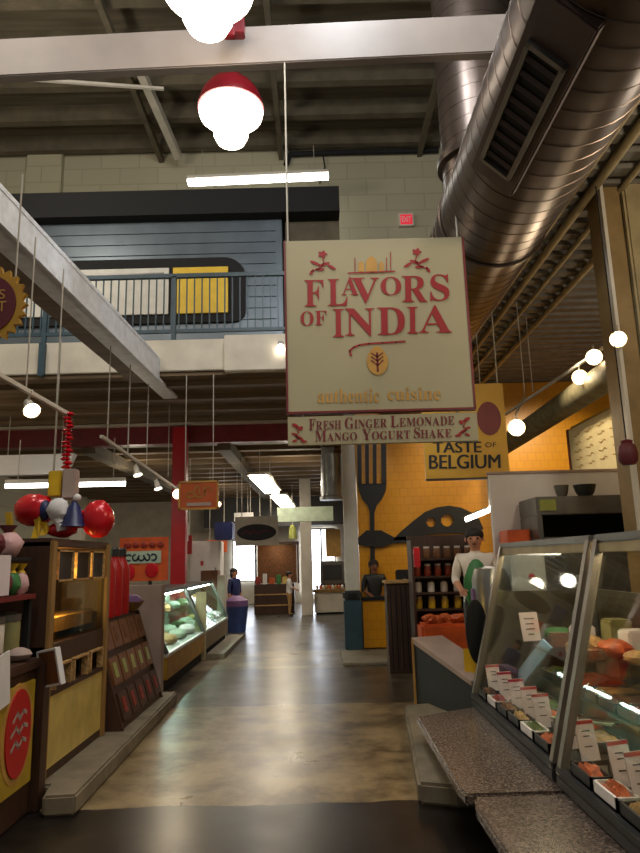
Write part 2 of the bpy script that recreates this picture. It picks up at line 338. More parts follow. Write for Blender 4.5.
# ================================================================== CEILING THINGS
def pendant(x, y, zc, label, zt):
    t = thing('pendant_lamp', label, 'lamp', (x, y, zc), 'red barn pendants with glowing globes')
    # globe: wide upper bowl with smaller lower bowl
    MB().lathe((x, y, zc), (0, 0, 1), [(.02, -.47), (.08, -.46), (.15, -.42), (.19, -.34), (.195, -.22), (.21, -.17), (.29, -.15), (.345, -.10), (.36, -.04), (.34, .0), (.3, .01)], 28).build('glass_globe', 'globe', t, smooth=True)
    MB().lathe((x, y, zc), (0, 0, 1), [(.3, .0), (.37, -.01), (.37, .03), (.33, .15), (.25, .27), (.16, .34), (.1, .38), (.09, .62), (.06, .66), (.02, .67)], 28).build('lamp_shade', 'lamp_red', t, smooth=True)
    MB().tube((x, y, zc+.66), (x, y, zt), .018).build('stem', 'lamp_red', t)
pendant(-.735, 4.3, 5.86, 'red pendant lamp with white globe cut by the top edge, in front of white beam', 10.2)
pendant(-.86, 6.6, 6.49, 'whole red pendant lamp with white globe hanging just below the white beam', 10.2)
tag(MB().box(-.70, -.52, 4.86, 4.95, 5.9, 6.08).box(-.66, -.6, 4.84, 4.9, 5.86, 6.12).build('bracket', 'lamp_red', bevel=.01), 'small red bracket on the face of the white roof beam', 'bracket')
def batten(name, label, p0, p1, w=.07, group=None, glow='tube_glow'):
    p0, p1 = Vector(p0), Vector(p1)
    t = thing(name, label, 'light', (p0+p1)/2, group)
    up = Vector((0, 0, .06))
    MB().bar(p0+up, p1+up, w*1.3, .06).build('housing', 'white_paint', t)
    MB().bar(p0, p1, w, .07).build('tube', glow, t)
    for p in (p0.lerp(p1, .1), p0.lerp(p1, .9)): MB().tube(p+up, p+Vector((0, 0, .7)), .008, 6).build('hanger', 'wire', t)
    return t
batten('fluorescent_light', 'long white fluorescent tube below the cream brick wall, over the dark booth roof', (-2.42, 12.0, 8.93), (.38, 12.0, 9.0), .17)
batten('fluorescent_light', 'long fluorescent tube under the mezzanine at the far left', (-4.7, 10, 2.72), (-2.9, 10, 2.71), .05)
batten('fluorescent_light', 'nearer of the two bright ceiling fluorescents in the rear hall', (-1.27, 14.2, 3.3), (-1.2, 17.6, 3.3), .36, 'rear hall ceiling fluorescents', 'hall_glow')
batten('fluorescent_light', 'farther of the two bright ceiling fluorescents in the rear hall', (-1.12, 18.8, 3.3), (-1.02, 23, 3.3), .4, 'rear hall ceiling fluorescents', 'hall_glow')
# exit sign
ex = thing('exit_sign', 'small red lit exit sign on the cream brick wall', 'sign', (2.03, 12.95, 8.4))
MB().box(1.87, 2.18, 12.9, 13.0, 8.37, 8.66).build('case', 'white_paint', ex)
MB().box(1.9, 2.15, 12.885, 12.9, 8.4, 8.62).build('face', 'exit_red', ex)
tx = MB(); fit_text(tx, 'EXIT', (1.93, 12.88, 8.45), (2.12, 12.88, 8.45), (1.93, 12.88, 8.57)); tx.build('lettering', 'paper', ex)
tag(MB().path([(-.5, 12.9, 9.85), (-.42, 12.9, 10.1), (.4, 12.9, 10.12), (2.8, 12.9, 10.12)], .06, 8).build('pipe', 'matt_black', smooth=True), 'black pipe along the top of the cream brick wall', 'pipe')
tag(MB().path([(.3, 12.9, 10.1), (.34, 12.93, 9.8), (.22, 12.9, 9.4), (.24, 12.1, 9.06)], .015, 6).build('cable', 'matt_black'), 'thin black cable dropping from the wall pipe to the fluorescent tube', 'cable')
wl = thing('wall_lamp', 'small glowing lamp on the mezzanine slab at the left edge of the big sign', 'lamp', (-.46, 8.84, 4.35))
MB().ball((-.46, 8.80, 4.38), .06, .05, .07, 12, 8).build('globe', 'globe', wl, smooth=True)
MB().box(-.5, -.42, 8.83, 8.86, 4.36, 4.5).build('bracket', 'dull_steel', wl)
# ---- ducts
def duct(name, label, p0, p1, r, step=.16, m='duct_metal', n=40):
    p0, p1 = Vector(p0), Vector(p1); L = (p1-p0).length; k = int(L/step); mb = MB()
    mb.lathe(p0, p1-p0, [(r, 0), (r, L)], n)
    for i in range(1, k): mb.lathe(p0, p1-p0, [(r-.002, L*i/k-.008), (r+.004, L*i/k-.005), (r+.004, L*i/k+.005), (r-.002, L*i/k+.008)], n, cap=False)
    t = thing(name, label, 'duct', p0)
    mb.build('tube', m, t, smooth=True)
    return t
dx, dz, dr = 1.62, 4.45, .47
du = duct('air_duct', 'big horizontal spiral duct with a side register running down the aisle', (dx, .8, dz), (dx, 12.3, dz), dr)
nv = Vector((-sin(R(43)), 0, -cos(R(43)))); tv = Vector((-cos(R(43)), 0, sin(R(43))))
Mr = Matrix((tv, (0, 1, 0), nv)).transposed()
cc = Vector((dx, 0, dz)) + nv*dr
MB().cbox(cc + Vector((0, 3.5, 0)) - nv*.0, (.36, 1.5, .07), Mr).build('saddle', 'register_brown', du, bevel=.01)
rg = MB()
for s in (-1, 1): rg.cbox(cc + Vector((0, 3.55, 0)) + nv*.05 + tv*s*.115, (.03, 1.05, .04), Mr)
for s in (-1, 1): rg.cbox(cc + Vector((0, 3.55+s*.51, 0)) + nv*.05, (.26, .03, .04), Mr)
rgo = rg.build('register_frame', 'dull_steel', du)
MB().cbox(cc + Vector((0, 3.55, 0)) + nv*.037, (.21, 1.0, .006), Mr).build('register_back', 'matt_black', rgo)
sl = MB()
for i in range(9): sl.cbox(cc + Vector((0, 3.13+i*.105, 0)) + nv*.05, (.2, .03, .02), Mr @ Matrix.Rotation(R(35), 3, 'X'))
sl.build('louvre_blade', 'register_brown', rgo)
for y in (5.4, 8.2, 10.6):
    MB().lathe((dx, y, dz), (0, 1, 0), [(dr+.004, 0), (dr+.02, .01), (dr+.02, .07), (dr+.004, .08)], 40, cap=False).build('band', 'duct_metal', du, smooth=True)
ri = duct('duct_riser', 'vertical spiral duct with a flange rising behind the big horizontal duct', (1.76, 6.1, 4.93), (1.76, 6.1, 10.1), .40)
MB().lathe((1.76, 6.1, 5.36), (0, 0, 1), [(.39, 0), (.45, .02), (.45, .09), (.39, .11)], 36, cap=False).build('flange', 'duct_metal', ri, smooth=True)
sd = duct('silver_duct', 'silver ceiling duct in the rear hall beside the white column', (.28, 12.8, 3.3), (.28, 18, 3.3), .2, m='silver_duct', n=24)
MB().lathe((.28, 12.75, 3.3), (0, 0, -1), [(.2, -.2), (.2, .6), (.24, .62), (.24, .68)], 24).build('drop', 'silver_duct', sd, smooth=True)
tag(MB().tube((3.2, 5.95, 3.40), (3.2, 12.4, 3.32), .16, 16).build('insulated_duct', 'insulation', smooth=True), 'dark wrapped duct along the ochre right wall', 'duct')

# ================================================================== SIGNS
# Flavors of India
Ys = 5.0
fs = thing('hanging_sign', 'large cream hanging sign reading FLAVORS OF INDIA in red', 'sign', (.5, 5.03, 2.62))
MB().box(-.216, 1.233, 5.0, 5.055, 2.625, 4.05).build('board', 'sign_cream', fs)
ed = MB()
for x in (-.224, 1.225): ed.box(x, x+.016, 4.992, 5.062, 2.62, 4.05)
ed.box(-.224, 1.241, 4.992, 5.062, 2.61, 2.626); ed.build('edging', 'dark_red', fs)
Yl = 4.994
def zz(x, y): return (270 + x/2.909, 230 + y/2.909)
def zl(mb, ch, x0, y0, x1, y1, Y=Yl):
    a = zz(x0, y0); b = zz(x1, y1); px_text(mb, serif(ch), a[0], a[1], b[0], b[1], Y)
hd = MB()
for ch, x0, y0, x1, y1 in (('F', 104, 145, 160, 222), ('L', 172, 143, 230, 221), ('A', 212, 136, 262, 190), ('V', 240, 140, 322, 214), ('O', 326, 138, 386, 192), ('R', 388, 136, 462, 212), ('S', 470, 132, 526, 210),
                           ('O', 92, 236, 130, 278), ('F', 134, 235, 168, 276), ('I', 186, 230, 218, 312), ('N', 222, 229, 308, 310), ('D', 316, 227, 396, 307), ('I', 402, 226, 434, 304), ('A', 436, 222, 532, 302)):
    zl(hd, ch, x0, y0, x1, y1)
hd.build('lettering', 'sign_red', fs)
fl = MB()
stroke(fl, [pt(*zz(x, y), Y=Yl) for x, y in ((238, 366), (234, 352), (246, 342), (262, 336), (290, 332), (330, 330), (370, 328), (395, 326))], .016)
fl.build('flourish', 'sign_red', fs)
em = MB(); c = pt(378, 361, Y=Yl); poly = []
for i in range(24):
    a = 2*pi*i/24; poly.append((c.x + .085*cos(a)*(1-.22*max(0, sin(a))), Yl, c.z + .118*sin(a)))
em.add(poly, [tuple(range(24))]); em.build('emblem', 'sign_gold', fs)
e2 = MB(); stroke(e2, [(c.x, Yl-.002, c.z-.085), (c.x, Yl-.002, c.z+.06)], .016)
for s in (-1, 1):
    for k in range(3): stroke(e2, [(c.x, Yl-.002, c.z-.04+.035*k), (c.x+s*.045, Yl-.002, c.z+.0+.03*k)], .01)
e2.build('emblem_leaf', 'dark_red', fs)
tg = MB()
for w, x0, x1, y0, y1 in (('authentic', 318, 380, 389, 403), ('cuisine', 388, 441, 388, 401)):
    tg = MB(); px_text(tg, ''.join(serif(q) for q in w), x0, y0, x1, y1, Yl); tg.build('tagline_word', 'sign_gold', fs)
# temple skyline and roses
tp = MB()
def pl(mb, pts): mb.add([pt(*zz(x, y), Y=Yl) for x, y in pts], [tuple(range(len(pts)))])
pl(tp, [(262, 122), (262, 98), (270, 92), (278, 98), (278, 122)]); pl(tp, [(284, 122), (284, 95), (288, 86), (300, 76), (312, 86), (316, 95), (316, 122)]); pl(tp, [(322, 122), (322, 100), (329, 93), (336, 100), (336, 122)])
tp.build('temple_domes', 'sign_gold', fs)
tb = MB(); stroke(tb, [pt(*zz(x, y), Y=Yl-.001) for x, y in ((232, 126), (300, 124), (368, 122))], .012)
for x in (252, 344, 356): stroke(tb, [pt(*zz(x, 122), Y=Yl-.001), pt(*zz(x, 82 if x < 350 else 66), Y=Yl-.001)], .007)
tb.build('temple_outline', 'sign_red', fs)
for cx, cy, s in ((158, 70, 1), (432, 66, -1)):
    ro = MB()
    pl(ro, [(cx+(12+3*cos(5*2*pi*i/20))*cos(2*pi*i/20), cy+(9+3*cos(5*2*pi*i/20))*sin(2*pi*i/20)) for i in range(20)])
    for lx, ly, a, n_ in ((-22, 26, .4, 16), (4, 30, -.3, 18), (26, 38, .5, 14), (-8, 44, 0, 14), (-32, 52, -.9, 10)):
        pl(ro, [(cx+s*(lx+n_*cos(t_)*cos(a)-4.5*sin(t_)*sin(a)), cy+ly+n_*cos(t_)*sin(a)+4.5*sin(t_)*cos(a)) for t_ in [2*pi*q/10 for q in range(10)]])
    stroke(ro, [pt(*zz(x, y), Y=Yl) for x, y in ((cx, cy+9), (cx+4*s, cy+26), (cx-8*s, cy+42), (cx-32*s, cy+50))], .008)
    ro.build('rose_ornament', 'sign_red', fs)
for x, z in ((-.19, 5.74), (1.2, 4.26)): MB().tube((x, 5.03, 4.05), (x, 5.03, z), .008, 6).build('hanger_rod', 'wire', fs)
# lower board
sb = thing('menu_board', 'narrow cream board hung under the big sign listing lemonade and yogurt shake', 'sign', (.5, 5.03, 2.36))
MB().box(-.215, 1.243, 5.0, 5.05, 2.365, 2.585).build('board', 'sign_cream', sb)
t1 = MB()
def zz2(x, y): return (270 + x/2.667, 220 + y/2.667)
def small_caps(mb, words, y0c, y0s, y1, slope):
    for w, x0, x1 in words:
        n_ = len(w); wid = []
        for i, ch in enumerate(w):
            v, f = glyph(serif(ch)); ww = max(p[0] for p in v)-min(p[0] for p in v); wid.append(ww*(1.0 if i == 0 else .8))
        gap = .055; tot = sum(wid)+gap*(n_-1); x = x0; s = (x1-x0)/tot
        for i, ch in enumerate(w):
            xa, xb = x, x+wid[i]*s; dy = -slope*(xa-100)
            a = zz2(xa, (y0c if i == 0 else y0s)+dy); b = zz2(xb, y1+dy); px_text(mb, serif(ch), a[0], a[1], b[0], b[1], Yl); x = xb + gap*s
small_caps(t1, (('FRESH', 104, 190), ('GINGER', 200, 312), ('LEMONADE', 322, 492)), 530, 537, 560, .028)
small_caps(t1, (('MANGO', 120, 232), ('YOGURT', 246, 374), ('SHAKE', 384, 484)), 562, 569, 591, .022)
t1.build('lettering', 'dark_red', sb)
def pl2(mb, pts): mb.add([pt(*zz2(x, y), Y=Yl) for x, y in pts], [tuple(range(len(pts)))])
for cx, s, dy in ((74, 1, 0), (518, -1, -12)):
    oc = MB()
    for lx, ly, a, n_, h_ in ((-6, 548, .5, 11, 5), (8, 555, -.6, 7, 5), (-10, 570, .2, 8, 3), (4, 580, .5, 13, 4), (16, 590, .1, 9, 3.5), (-8, 588, -.4, 8, 3)):
        pl2(oc, [(cx+s*(lx+n_*cos(t_)*cos(a)-h_*sin(t_)*sin(a)), dy+ly+n_*cos(t_)*sin(a)+h_*sin(t_)*cos(a)) for t_ in [2*pi*q/10 for q in range(10)]])
    stroke(oc, [pt(*zz2(cx+s*x, y+dy), Y=Yl) for x, y in ((-4, 552), (2, 566), (-6, 576), (6, 584))], .007)
    oc.build('corner_ornament', 'sign_red', sb)
for x in (-.1, 1.1): MB().tube((x, 5.03, 2.58), (x, 5.03, 2.63), .006, 6).build('hook', 'wire', sb)
# Taste of Belgium
be = thing('hanging_sign', 'yellow hanging sign reading TASTE OF BELGIUM behind the cream sign', 'sign', (1.7, 7.53, 2.4))
MB().box(1.235, 2.19, 7.5, 7.55, 2.37, 3.47).build('board', 'sign_yellow', be)
MB().box(1.235, 2.19, 7.495, 7.555, 2.35, 2.372).build('bottom_edge', 'dark_wood', be)
bt = MB()
for q in (-.45, 0, .45): px_text(bt, 'TASTE', 433+q, 443, 481+q, 454, 7.494-.0004*q); px_text(bt, 'BELGIUM', 429+q, 456, 500+q, 470, 7.494-.0004*q)
px_text(bt, 'OF', 485, 444, 496, 449, 7.494)
bt.build('lettering', 'ink', be)
cr = MB(); cr.add([tuple(p) for p in [(2.0+.14*cos(2*pi*i/20), 7.494, 3.05+.2*sin(2*pi*i/20)) for i in range(20)]], [tuple(range(20))]); cr.build('emblem', 'dark_red', be)
for x, z in ((1.5, 4.0), (2.14, 4.8)): MB().tube((x, 7.53, 3.47), (x, 7.53, z), .008, 6).build('hanger_rod', 'wire', be)
# orange hanging sign
osn = thing('hanging_sign', 'small orange sign with pale border beside the red column', 'sign', (-1.61, 9.0, 2.2))
MB().box(-1.885, -1.34, 9.0, 9.04, 2.21, 2.6).build('board', 'orange_sign', osn)
bd = MB()
for a in ((-1.885, -1.34, 2.575, 2.6), (-1.885, -1.34, 2.21, 2.235)): bd.box(a[0], a[1], 8.99, 9.0, a[2], a[3])
for x in (-1.885, -1.365): bd.box(x, x+.025, 8.99, 9.0, 2.21, 2.6)
bd.build('border', 'sign_gold', osn)
sq = MB()
stroke(sq, arc(-1.72, 2.41, .05, .04, 40, 330, 8.992), .018); stroke(sq, arc(-1.60, 2.45, .075, .08, 100, 400, 8.992), .018); stroke(sq, arc(-1.63, 2.47, .03, .06, -90, 120, 8.992), .014)
stroke(sq, arc(-1.48, 2.46, .05, .055, 0, 250, 8.992), .016)
sq.build('scribble', 'sign_gold', osn)
MB().box(-1.77, -1.44, 8.99, 9.0, 2.26, 2.305).build('strip', 'plaster_pink', osn)
for x in (-1.8, -1.42): MB().tube((x, 9.02, 2.6), (x, 9.02, 4.1), .007, 6).build('hanger_wire', 'wire', osn)
# oval sign far
ov = thing('hanging_sign', 'grey sign with a dark oval hanging over the far aisle', 'sign', (-1.3, 14, 1.83))
MB().box(-1.74, -.845, 14, 14.05, 1.83, 2.43).build('board', 'panel_white', ov)
oo = MB().prism([(-1.29+.41*cos(2*pi*i/28), 13.985, 2.1+.17*sin(2*pi*i/28)) for i in range(28)], (0, .02, 0)); ovp = oo.build('oval', 'ink', ov)
q2 = MB(); stroke(q2, [(-1.6, 13.982, 2.06), (-1.5, 13.982, 2.16), (-1.42, 13.982, 2.07), (-1.35, 13.982, 2.15), (-1.25, 13.982, 2.07), (-1.15, 13.982, 2.14), (-1.0, 13.982, 2.1)], .03); q2.build('scribble', 'maroon', ovp)
for x in (-1.6, -1.0): MB().tube((x, 14.02, 2.43), (x, 14.02, 3.7), .01, 6).build('hanger_wire', 'wire', ov)
# sun sign at the far left
su = thing('sun_sign', 'golden sun shaped sign with a dark red disc under the left beam', 'sign', (-1.96, 3.8, 3.07))
sp = []
for i in range(48):
    a = 2*pi*i/48; r_ = .235 if i % 2 == 0 else .2; sp.append((-1.965+r_*cos(a), 3.8, 3.07+1.08*r_*sin(a)))
MB().prism(sp, (0, .03, 0)).build('rays', 'ochre', su)
MB().prism([(-1.965+.17*cos(2*pi*i/32), 3.79, 3.07+.185*sin(2*pi*i/32)) for i in range(32)], (0, .02, 0)).build('disc', 'maroon', su)
sx = MB(); fit_text(sx, 'S', (-1.90, 3.786, 3.10), (-1.86, 3.786, 3.10), (-1.90, 3.786, 3.16)); fit_text(sx, 'T', (-1.90, 3.786, 3.02), (-1.85, 3.786, 3.02), (-1.90, 3.786, 3.085)); sx.build('lettering', 'sign_gold', su)
MB().tube((-1.82, 3.82, 3.2), (-1.82, 3.82, 3.95), .006, 6).build('hanger_wire', 'wire', su)

# ================================================================== TRACK LIGHTS (left)
SP = []
def spot(x, y, z, d, label, group, em='spot_glow', w=0, size=.05):
    t = thing('spotlight', label, 'lamp', (x, y, z), group)
    d = Vector(d).normalized(); p = Vector((x, y, z))
    MB().lathe(p-d*.1, d, [(.022, 0), (.03, .02), (size*.8, .09), (size*1.15, .13), (size*1.15, .14)], 16, cap=False).build('shade', 'white_paint', t, smooth=True)
    MB().lathe(p-d*.1, d, [(.005, .10), (size*.95, .12), (size*.95, .132), (.005, .134)], 16).build('bulb', em, t)
    MB().tube(p-d*.1, p+Vector((0, 0, .13)), .01, 6).build('arm', 'white_paint', t)
    SP.append(t)
    if w:
        L = bpy.data.lights.new('spot_light', 'SPOT'); L.energy = w; L.color = (1, .8, .55); L.spot_size = R(95); L.spot_blend = .8; L.shadow_soft_size = .05
        o = bpy.data.objects.new('spot_light', L); C.objects.link(o); o.parent = t; o.location = d*.06*K
        o.rotation_euler = d.to_track_quat('-Z', 'Y').to_euler()
tr = thing('light_track', 'white ceiling track above the near left stall', 'light track', (-2.1, 4.6, 2.75))
MB().bar((-2.06, 3.2, 2.735), (-2.0, 5.25, 2.71), .03, .03).build('rail', 'white_paint', tr)
for y in (4.55, 5.1): MB().tube((-2.04, y, 2.73), (-2.04+.0*y, y, 3.9), .006, 6).build('hanger_wire', 'wire', tr)
spot(-2.0, 4.55, 2.60, (.5, -.55, -.6), 'lit white track spotlight over the near left stall', 'left track spotlights', w=28)
tr2 = thing('light_track', 'white ceiling track reaching from the left stall to the red column', 'light track', (-2.3, 8.9, 2.75))
MB().bar((-2.3, 7.0, 2.86), (-2.3, 10.9, 2.70), .035, .035).build('rail', 'white_paint', tr2)
for y in (7.2, 8.0, 8.9, 10.2): MB().tube((-2.3, y, 2.82), (-2.3, y, 3.96), .007, 6).build('hanger_wire', 'wire', tr2)
spot(-2.3, 8.45, 2.66, (.3, -.2, -.9), 'first white spotlight on the track leading to the red column', 'left track spotlights', em='tube_glow')
spot(-2.3, 9.55, 2.60, (.3, -.2, -.9), 'middle white spotlight on the track leading to the red column', 'left track spotlights', em='tube_glow')
spot(-2.24, 10.6, 2.60, (.4, -.9, -.3), 'glaring spotlight at the red column beside the orange sign', 'left track spotlights', w=60, size=.07)
spot(-.98*2, 12.9, 2.62, (.5, -.5, -.7), 'small lit spotlight just right of the orange sign', 'rear hall spotlights', size=.07)
tag(MB().tube((-2.95, 7.4, 2.4), (-2.95, 7.4, 4.1), .012, 6).build('hanger_rod', 'wire'), 'thin pale vertical rod behind the red garland on the left', 'rod')
wfa = thing('fascia_panel', 'white fascia panel hung under the mezzanine at far left', 'panel', (-4.7, 11.1, 3.0))
MB().prism([(-5.3, 11, 3.02), (-4.2, 11, 3.02), (-4.06, 11, 3.36), (-5.3, 11, 3.36)], (0, .15, 0)).build('panel', 'paper', wfa)
for x in (-5.2, -4.3): MB().tube((x, 11.07, 3.36), (x, 11.07, 4.1), .01, 6).build('hanger', 'wire', wfa)
# right spotlights
rt = thing('light_track', 'track hung above the deli stall on the right', 'light track', (2.9, 7.5, 4.0))
MB().bar((3.25, 5.95, 3.72), (2.92, 10, 3.62), .03, .03).build('rail', 'white_paint', rt)
for y, x in ((6.3, 3.22), (8.9, 3.01)): MB().tube((x, y, 3.7), (x, y, 4.8), .007, 6).build('hanger_wire', 'wire', rt)
spot(3.03, 6.9, 3.58, (-.35, -.85, -.4), 'upper of the two lit spotlights left of the tan post', 'right track spotlights', w=60, size=.075)
spot(3.02, 7.3, 3.47, (-.35, -.8, -.45), 'lower of the two lit spotlights left of the tan post', 'right track spotlights', w=50, size=.075)
spot(2.62, 5.45, 3.3, (-.4, -.8, -.4), 'bright spotlight mounted on the tan post', 'right track spotlights', w=50, size=.06)
spot(2.33, 7.55, 2.95, (-.35, -.85, -.3), 'glaring spotlight beside the yellow hanging sign', 'right track spotlights', w=50, size=.085)
MB().bar((2.36, 7.65, 3.12), (2.7, 8.3, 3.5), .02, .02).tube((2.7, 8.3, 3.5), (2.7, 8.3, 4.79), .007, 6).build('bracket_arm', 'wire', SP[-1])

# ================================================================== CURBS
struct('curb_left', MB().prism([(-1.74, 4.45, 0), (-1.54, 4.47, 0), (-1.61, 7.78, 0), (-2.3, 7.78, 0), (-2.3, 4.68, 0), (-1.79, 4.68, 0)], (0, 0, .12)), 'concrete', bevel=.015)
struct('curb_right', MB().prism([(.575, 4.48, 0), (.80, 4.40, 0), (1.2, 4.4, 0), (1.2, 6.8, 0), (.775, 6.72, 0)], (0, 0, .13)), 'concrete', bevel=.02)
struct('floor_stall', MB().box(1.28, 3.45, 1.4, 5.85, 0, .28).box(1.45, 3.42, 5.85, 7.6, 0, .28), 'charcoal')

# ================================================================== LEFT STALLS
def counter_near():
    t = thing('stall_counter', 'dark wooden counter with a yellow front panel at the left edge', 'counter', (-2.3, 4.0, 0))
    MB().box(-2.7, -1.86, 2.8, 4.62, 0, .86).build('body', 'dark_wood', t, bevel=.01)
    MB().box(-2.72, -1.83, 2.78, 4.64, .86, .92).build('worktop', 'dark_wood', t, bevel=.01)
    p = MB().box(-1.86, -1.84, 3.0, 4.50, .2, .80).build('front_panel', 'dim_yellow', t)
    o = MB().prism([(-1.84, 4.27+.17*cos(2*pi*i/28), .53+.25*sin(2*pi*i/28)) for i in range(28)], (.012, 0, 0)).build('oval_badge', 'red_paint', p)
    b = MB().prism([(-1.845, 4.27+.215*cos(2*pi*i/28), .53+.285*sin(2*pi*i/28)) for i in range(28)], (.008, 0, 0)).build('badge_rim', 'sign_gold', p)
    q = MB()
    for z, w in ((.63, .09), (.55, .11), (.47, .10)):
        stroke(q, [(-1.826, 4.27-w, z-.02), (-1.826, 4.27-w*.4, z+.02), (-1.826, 4.27, z-.02), (-1.826, 4.27+w*.5, z+.02), (-1.826, 4.27+w, z)], .022, (1, 0, 0))
    q.build('scribble', 'plaster_pink', p)
    MB().box(-1.9, -1.80, 4.53, 4.65, 0, .9).build('end_post', 'dark_wood', t, bevel=.01)
counter_near()
tag(MB().cbox((-1.83, 3.95, .86), (.008, .3, .3), Matrix.Rotation(R(8), 3, 'X')).build('paper_notice', 'paper'), 'white paper notice taped at the left edge over the yellow panel', 'paper')
pf = thing('framed_card', 'small framed brown card leaning out over the counter corner', 'frame', (-1.8, 4.56, .75))
Mf = Matrix.Rotation(R(-12), 3, 'Y') @ Matrix.Rotation(R(62), 3, 'Z')
c = Vector((-1.77, 4.56, .86))
MB().cbox(c, (.03, .17, .22), Mf).build('card', 'wood', pf)
f4 = MB()
for s in (-1, 1): f4.cbox(c + Mf @ Vector((0, s*.085, 0)), (.04, .014, .23), Mf); f4.cbox(c + Mf @ Vector((0, 0, s*.11)), (.04, .18, .014), Mf)
f4.build('border', 'paper', pf)
sh = thing('display_rack', 'dark tiered rack of sweets on the near left counter', 'rack', (-2.3, 4.4, .92))
MB().box(-2.45, -2.40, 3.2, 4.6, .92, 1.75).build('back_board', 'matt_black', sh)
MB().box(-2.40, -1.90, 3.2, 4.58, 1.30, 1.33).build('shelf', 'dark_red', sh); MB().box(-2.40, -1.95, 3.2, 4.58, 1.55, 1.57).build('shelf', 'matt_black', sh)
for y in (3.25, 4.53): MB().box(-1.96, -1.92, y, y+.04, .92, 1.32).build('support', 'matt_black', sh)
nm = ['pink and maroon sweet bag at the back of the top shelf', 'maroon sweet bag in the middle of the top shelf', 'pink sweet bag nearest the wooden cabinet on the top shelf']
for i, (y, m) in enumerate(((4.0, 'pink'), (4.22, 'maroon'), (4.46, 'pink'))):
    t = thing('sweet_bag', nm[i], 'bag', (-2.06, y, 1.57), 'sweet bags on the left rack')
    MB().ball((-2.06, y, 1.65), .1, .1, .085, 12, 7, .12).build('pouch', m, t, smooth=True)
    MB().lathe((-2.06, y, 1.70), (0, 0, 1), [(.05, 0), (.02, .03), (.06, .08)], 10).build('tied_neck', 'maroon' if m == 'pink' else 'pink', t, smooth=True)
for i, (y, m, l) in enumerate(((3.95, 'olive', 'olive tin on the dark red shelf at the left edge'), (4.2, 'jar_white', 'whitish tin on the dark red shelf at the left'), (4.42, 'olive', 'olive tin on the dark red shelf nearest the wooden cabinet'))):
    t = thing('tin', l, 'tin', (-2.02, y, .92), 'tins under the red shelf')
    MB().lathe((-2.02, y, .92), (0, 0, 1), [(.085, 0), (.09, .01), (.09, .24), (.085, .25)], 18).build('can', m, t, smooth=True)
    MB().lathe((-2.02, y, 1.17), (0, 0, 1), [(.093, 0), (.093, .04), (.05, .055)], 18).build('lid', 'dull_steel', t, smooth=True)
tag(MB().box(-1.93, -1.91, 3.95, 4.2, 1.34, 1.58).build('price_placard', 'pink_paper'), 'pale pink upright placard on the dark red shelf at the left edge', 'placard')
for i, (y, m, l) in enumerate(((4.1, 'maroon', 'maroon packet lying on the near left counter'), (4.42, 'plaster_pink', 'pinkish packet lying beside the framed brown card'))):
    tag(MB().ball((-1.94, y, .965), .1, .08, .045, 12, 6, .08).build('packet', m, smooth=True), l, 'packet', 'packets on the left counter')
for i, (y, z, m, l) in enumerate(((4.24, 1.33, 'maroon', 'maroon sweet bag standing on the dark red shelf'), (4.36, 1.33, 'green', 'green sweet bag standing on the dark red shelf'), (4.49, 1.33, 'pink', 'pink sweet bag at the cabinet end of the dark red shelf'))):
    t = thing('sweet_bag', l, 'bag', (-1.97, y, z), 'sweet bags on the left rack')
    MB().ball((-1.97, y, z+.075), .055, .055, .075, 12, 7, .1).build('pouch', m, t, smooth=True)
    MB().lathe((-1.97, y, z+.14), (0, 0, 1), [(.03, 0), (.014, .02), (.04, .06)], 10).build('tied_neck', 'plastic_yellow', t, smooth=True)
